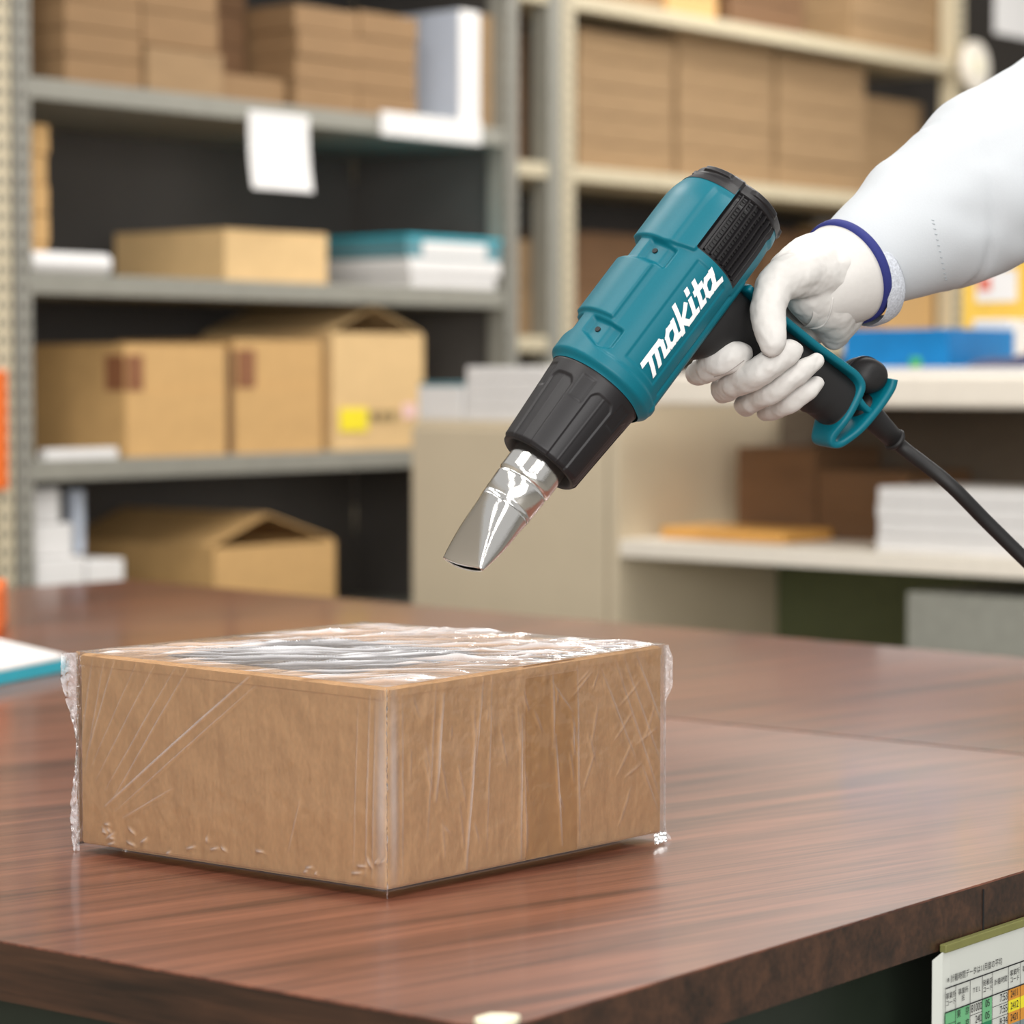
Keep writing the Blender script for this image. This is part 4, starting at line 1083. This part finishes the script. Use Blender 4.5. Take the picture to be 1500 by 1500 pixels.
# ------------------------------------------------------------------ second shelving row further back (right)
S2 = Frame(.13, 6.5, .628, .778)
z2a = avg(S2.z(852, 4), S2.z(1388, 78)); z2b = avg(S2.z(852, 247), S2.z(1250, 280)); z2c = z2b - (z2a - z2b); z2d = z2c - (z2a - z2b)
u_l, u_m, u_r = (S1.pt(ux[1] + .045, 0, 0) - S2.o).dot(S2.D), S2.u(830), S2.u(1400)
shelving(S2, u_l, u_r + .02, [z2a, z2b, z2c, z2d], .5, STEEL_C, STEEL_DK, 2.3, 'cream steel shelving row full of carton stacks behind the heat gun', [u_l + .02, u_m, u_r], lip=.034, upw=.05)
part('upright_flange', S2, bpy.data.objects['shelving_unit.002'], u_l, 0, 0, u_m - .073, u_m - .027, -.004, .05, 0, 2.3, STEEL)
W2 = 'in the back shelving row'
stack(S2, 858, 998, z2b, 52, 5, CARTON_D, 'foremost brown stack right of the cream post', d0=.052, dep=.4)
stack(S2, 1003, 1142, z2b, 58, 5, CARTON_D, 'brown stack in the middle of the back row', d0=.052, dep=.4)
stack(S2, 1148, 1276, z2b, 86, 5, CARTON_D, 'brown stack right of the middle one, back row', d0=.052, dep=.4)
stack(S2, 1284, 1388, z2b, 150, 3, CARTON_D, 'low brown stack by the right post, back row', d0=.12, dep=.33)
stack(S2, 872, 980, z2a, -40, 2, CARTON_D, 'top level brown stack at the left, back row', d0=.052)
stack(S2, 985, 1060, z2a, -40, 2, CARTON, 'top level tan stack in the back row', d0=.052)
stack(S2, 1080, 1190, z2a, -40, 2, CARTON_DD, 'top level dark stack in the back row', d0=.06)
stack(S2, 1255, 1388, z2a, -40, 3, CARTON_D, 'top level brown stack at the right post, back row', d0=.052)
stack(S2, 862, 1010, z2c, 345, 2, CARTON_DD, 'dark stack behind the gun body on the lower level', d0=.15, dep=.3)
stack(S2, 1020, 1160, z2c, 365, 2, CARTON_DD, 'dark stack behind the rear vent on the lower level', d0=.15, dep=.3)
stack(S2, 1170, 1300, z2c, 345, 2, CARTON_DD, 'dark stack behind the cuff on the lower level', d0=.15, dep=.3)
stack(S2, 1308, 1380, z2c, 330, 2, CARTON, 'tan stack between glove cuff and grey post', d0=.052, dep=.3)
stack(S2, 768, 803, z2b, 20, 3, CARTON_DD, 'dark stack in the gap left of the cream post', d0=.10, dep=.35)
stack(S2, 768, 803, z2c, 352, 2, CARTON_D, 'brown stack low in the gap left of the cream post', d0=.052, dep=.35)
# paper and round disc hung at the right post
V, F = [], []
hp = empty('hanging_paper', S2.pt(S2.u(1425), -.06, S2.z(1455, 48, -.06)), S2.ang, label='white paper hanging beside the post at the top right', category='paper')
wq = S2.u(1490) - S2.u(1425); hq = S2.z(1455, -40) - S2.z(1455, 48)
link('sheet', box_me('sheet', 0, wq, -.002, 0, 0, hq, .0008), PAPER, hp); link('clip', box_me('clip', wq * .4, wq * .6, -.006, .003, hq - .02, hq + .01, .001), STEEL, hp)
dc = S2.pt(S2.u(1424, d=-.04), -.04, S2.z(1424, 97, -.04)); rd_ = (S2.z(1424, 60, -.04) - S2.z(1424, 135, -.04)) / 2
dd = empty('hanging_disc', dc, S2.ang, label='round cream disc hung on the post above the sleeve', category='disc')
bm = bmesh.new(); bmesh.ops.create_cone(bm, cap_ends=True, segments=48, radius1=rd_, radius2=rd_, depth=.02, matrix=Matrix.Rotation(R(90), 4, 'X')); bmesh.ops.bevel(bm, geom=[e for e in bm.edges if e.calc_face_angle(0) > 1], offset=.004, segments=2, affect='EDGES')
link('disc_body', from_bm(bm, 'disc_body'), COUNTER, dd)
bm = bmesh.new(); bmesh.ops.create_cone(bm, cap_ends=True, segments=32, radius1=rd_ * .35, radius2=rd_ * .3, depth=.006, matrix=Matrix.Translation((0, -.0132, 0)) @ Matrix.Rotation(R(90), 4, 'X'))
link('disc_centre', from_bm(bm, 'disc_centre'), CREAM, dd)
o = link('wall_right', box_me('wall_right', -.05, 3.2, 0, .05, 0, 3.0), mat('dark_board', (52, 46, 40), .8), None, kind='structure')
S2.place(o, u_r + .05, .35, 0)

# ------------------------------------------------------------------ time table sheet on the desk side (lower right)
edge_in = en * -.012
t0_ = (on_z(1376, 1275 + .303 * 124) - e0).dot(ed)
base = e0 + ed * (t0_ - .009)
SH = Vector((0, 0, 1))
chart = empty('time_table', base + en * .004 + SH * (TABLE - TH - .26 - TABLE), 0, label='white printed time table hanging under the right desk edge', category='chart')
chart.rotation_euler = (0, 0, math.atan2(ed.y, ed.x))
CH = .26
def ch_pt(x, z, off=0.0):                           # x along the desk edge, z down from the top of the sheet (m)
    bend = .004 * math.exp(-x / .012) * -1
    return (x + 0.0, -off - bend * 0, CH - z)
PXM = 1.72 / 4000                                   # metres per picture pixel near the sheet
sheet_w = .30
V, F = [], []
for j in range(3):
    for i in range(41):
        x = sheet_w * i / 40; z = [0, .02, .25][j]
        if i == 0: z = max(z, .004) if j == 0 else z
        V.append((x, .0035 * math.exp(-x / .006), CH - z))
for j in range(2):
    for i in range(40): a = j * 41 + i; F.append((a, a + 1, a + 42, a + 41))
so = link('sheet', pyd('sheet', V, F), mat('chart_paper', (198, 201, 194), .55, var=.01), chart); so.modifiers.new('t', 'SOLIDIFY').thickness = .0004
link('magnet_strip', box_me('magnet_strip', .008, sheet_w, -.0015, .003, CH - .0005, CH + .0045, .0006), mat('olive_strip', (118, 118, 66), .6), chart)
GRN = mat('chart_green', (104, 172, 122), .6, var=0); GRD = mat('chart_dark_green', (30, 120, 80), .6, var=0); ORG = mat('chart_orange', (206, 140, 50), .6, var=0); YEL = mat('chart_yellow', (226, 214, 40), .6, var=0); GRY = mat('chart_grey', (120, 134, 134), .6, var=0)
def quad(name, x0, x1, z0, z1, m, off=.0006):
    return link(name, pyd(name, [(x0, -off, CH - z1), (x1, -off, CH - z1), (x1, -off, CH - z0), (x0, -off, CH - z0)], [(0, 1, 2, 3)]), m, chart)
TEXTS = []
def text(s, x, z, size, m=INK, align='CENTER', sx=1.0):
    cu = bpy.data.curves.new('text', 'FONT'); cu.body = s; cu.size = size; cu.align_x = align; cu.align_y = 'CENTER'
    to = bpy.data.objects.new('text_source', cu); COL.objects.link(to)
    TEXTS.append((to, x, z, m, sx))
def flush_text():
  bpy.context.view_layer.update(); dg = bpy.context.evaluated_depsgraph_get()
  for to, x, z, m, sx in TEXTS:
    me = bpy.data.meshes.new_from_object(to.evaluated_get(dg))
    for v in me.vertices: v.co = Vector((x + v.co.x * sx, -.0012, CH - z + v.co.y))
    if not me.materials: me.materials.append(m)
    else: me.materials[0] = m
    link('printed_text', me, None, chart)
  for t_ in TEXTS: bpy.data.objects.remove(t_[0])
zh, rowh = .0217, .0074
cols = [.0085, .021, .0388, .054, .0668, .0872, .103, .120, .136]
zt0 = zh; zt1 = zh + .0145
text('※ 計着時間データは11月度の平均', .010, .0172, .0050, align='LEFT', sx=.92)
for z in (zt0, zt1): quad('rule_line', cols[0], .20, z - .0004, z + .0004, INK, .0011)
for c in cols: quad('rule_line', c - .0002, c + .0002, zt0, .2, INK, .0010)
heads = ['事業所\nコード', '事業所\n名', 'T E L', '発着店\nコード', '計着時間', '事業所\nコード', '事業所\n名']
for i, h in enumerate(heads): text(h, (cols[i] + cols[i + 1]) / 2, (zt0 + zt1) / 2, .0042, sx=1.0)
tel = ['81000', '240', '240', '240', '240', '240']; tim = ['7:53', '7:55', '8:34', '8:57', '9:10', '9:22']; code = ['05', '05', '', '', '05', '05']; c2 = ['2411', '2412', '2421', '2422', '2431', '2432']
c2m = [ORG, YEL, ORG, GRY, GRY, ORG]
for r_ in range(6):
    za = zt1 + r_ * rowh; zb2 = za + rowh
    quad('cell', cols[0], cols[2], za, zb2, GRN); quad('cell', cols[3], cols[4], za, zb2, GRN if r_ < 2 else GRD)
    quad('cell', cols[5], cols[7], za, zb2, c2m[r_])
    for c0_, c1_ in ((0, 1), (2, 3), (4, 5)): quad('rule_line', cols[c0_], cols[c1_], zb2 - .00015, zb2 + .00015, INK, .0010)
    text(tel[r_], cols[3] - .0008, (za + zb2) / 2, .0068, align='RIGHT', sx=.8)
    text(tim[r_], cols[5] - .0012, (za + zb2) / 2, .0068, align='RIGHT', sx=.85)
    if code[r_]: text(code[r_], (cols[3] + cols[4]) / 2, (za + zb2) / 2, .0064, sx=.9)
    text(c2[r_], (cols[5] + cols[6]) / 2, (za + zb2) / 2, .0064, sx=.8)
    text('東　京', (cols[1] + cols[2]) / 2, (za + zb2) / 2, .0052)
flush_text()
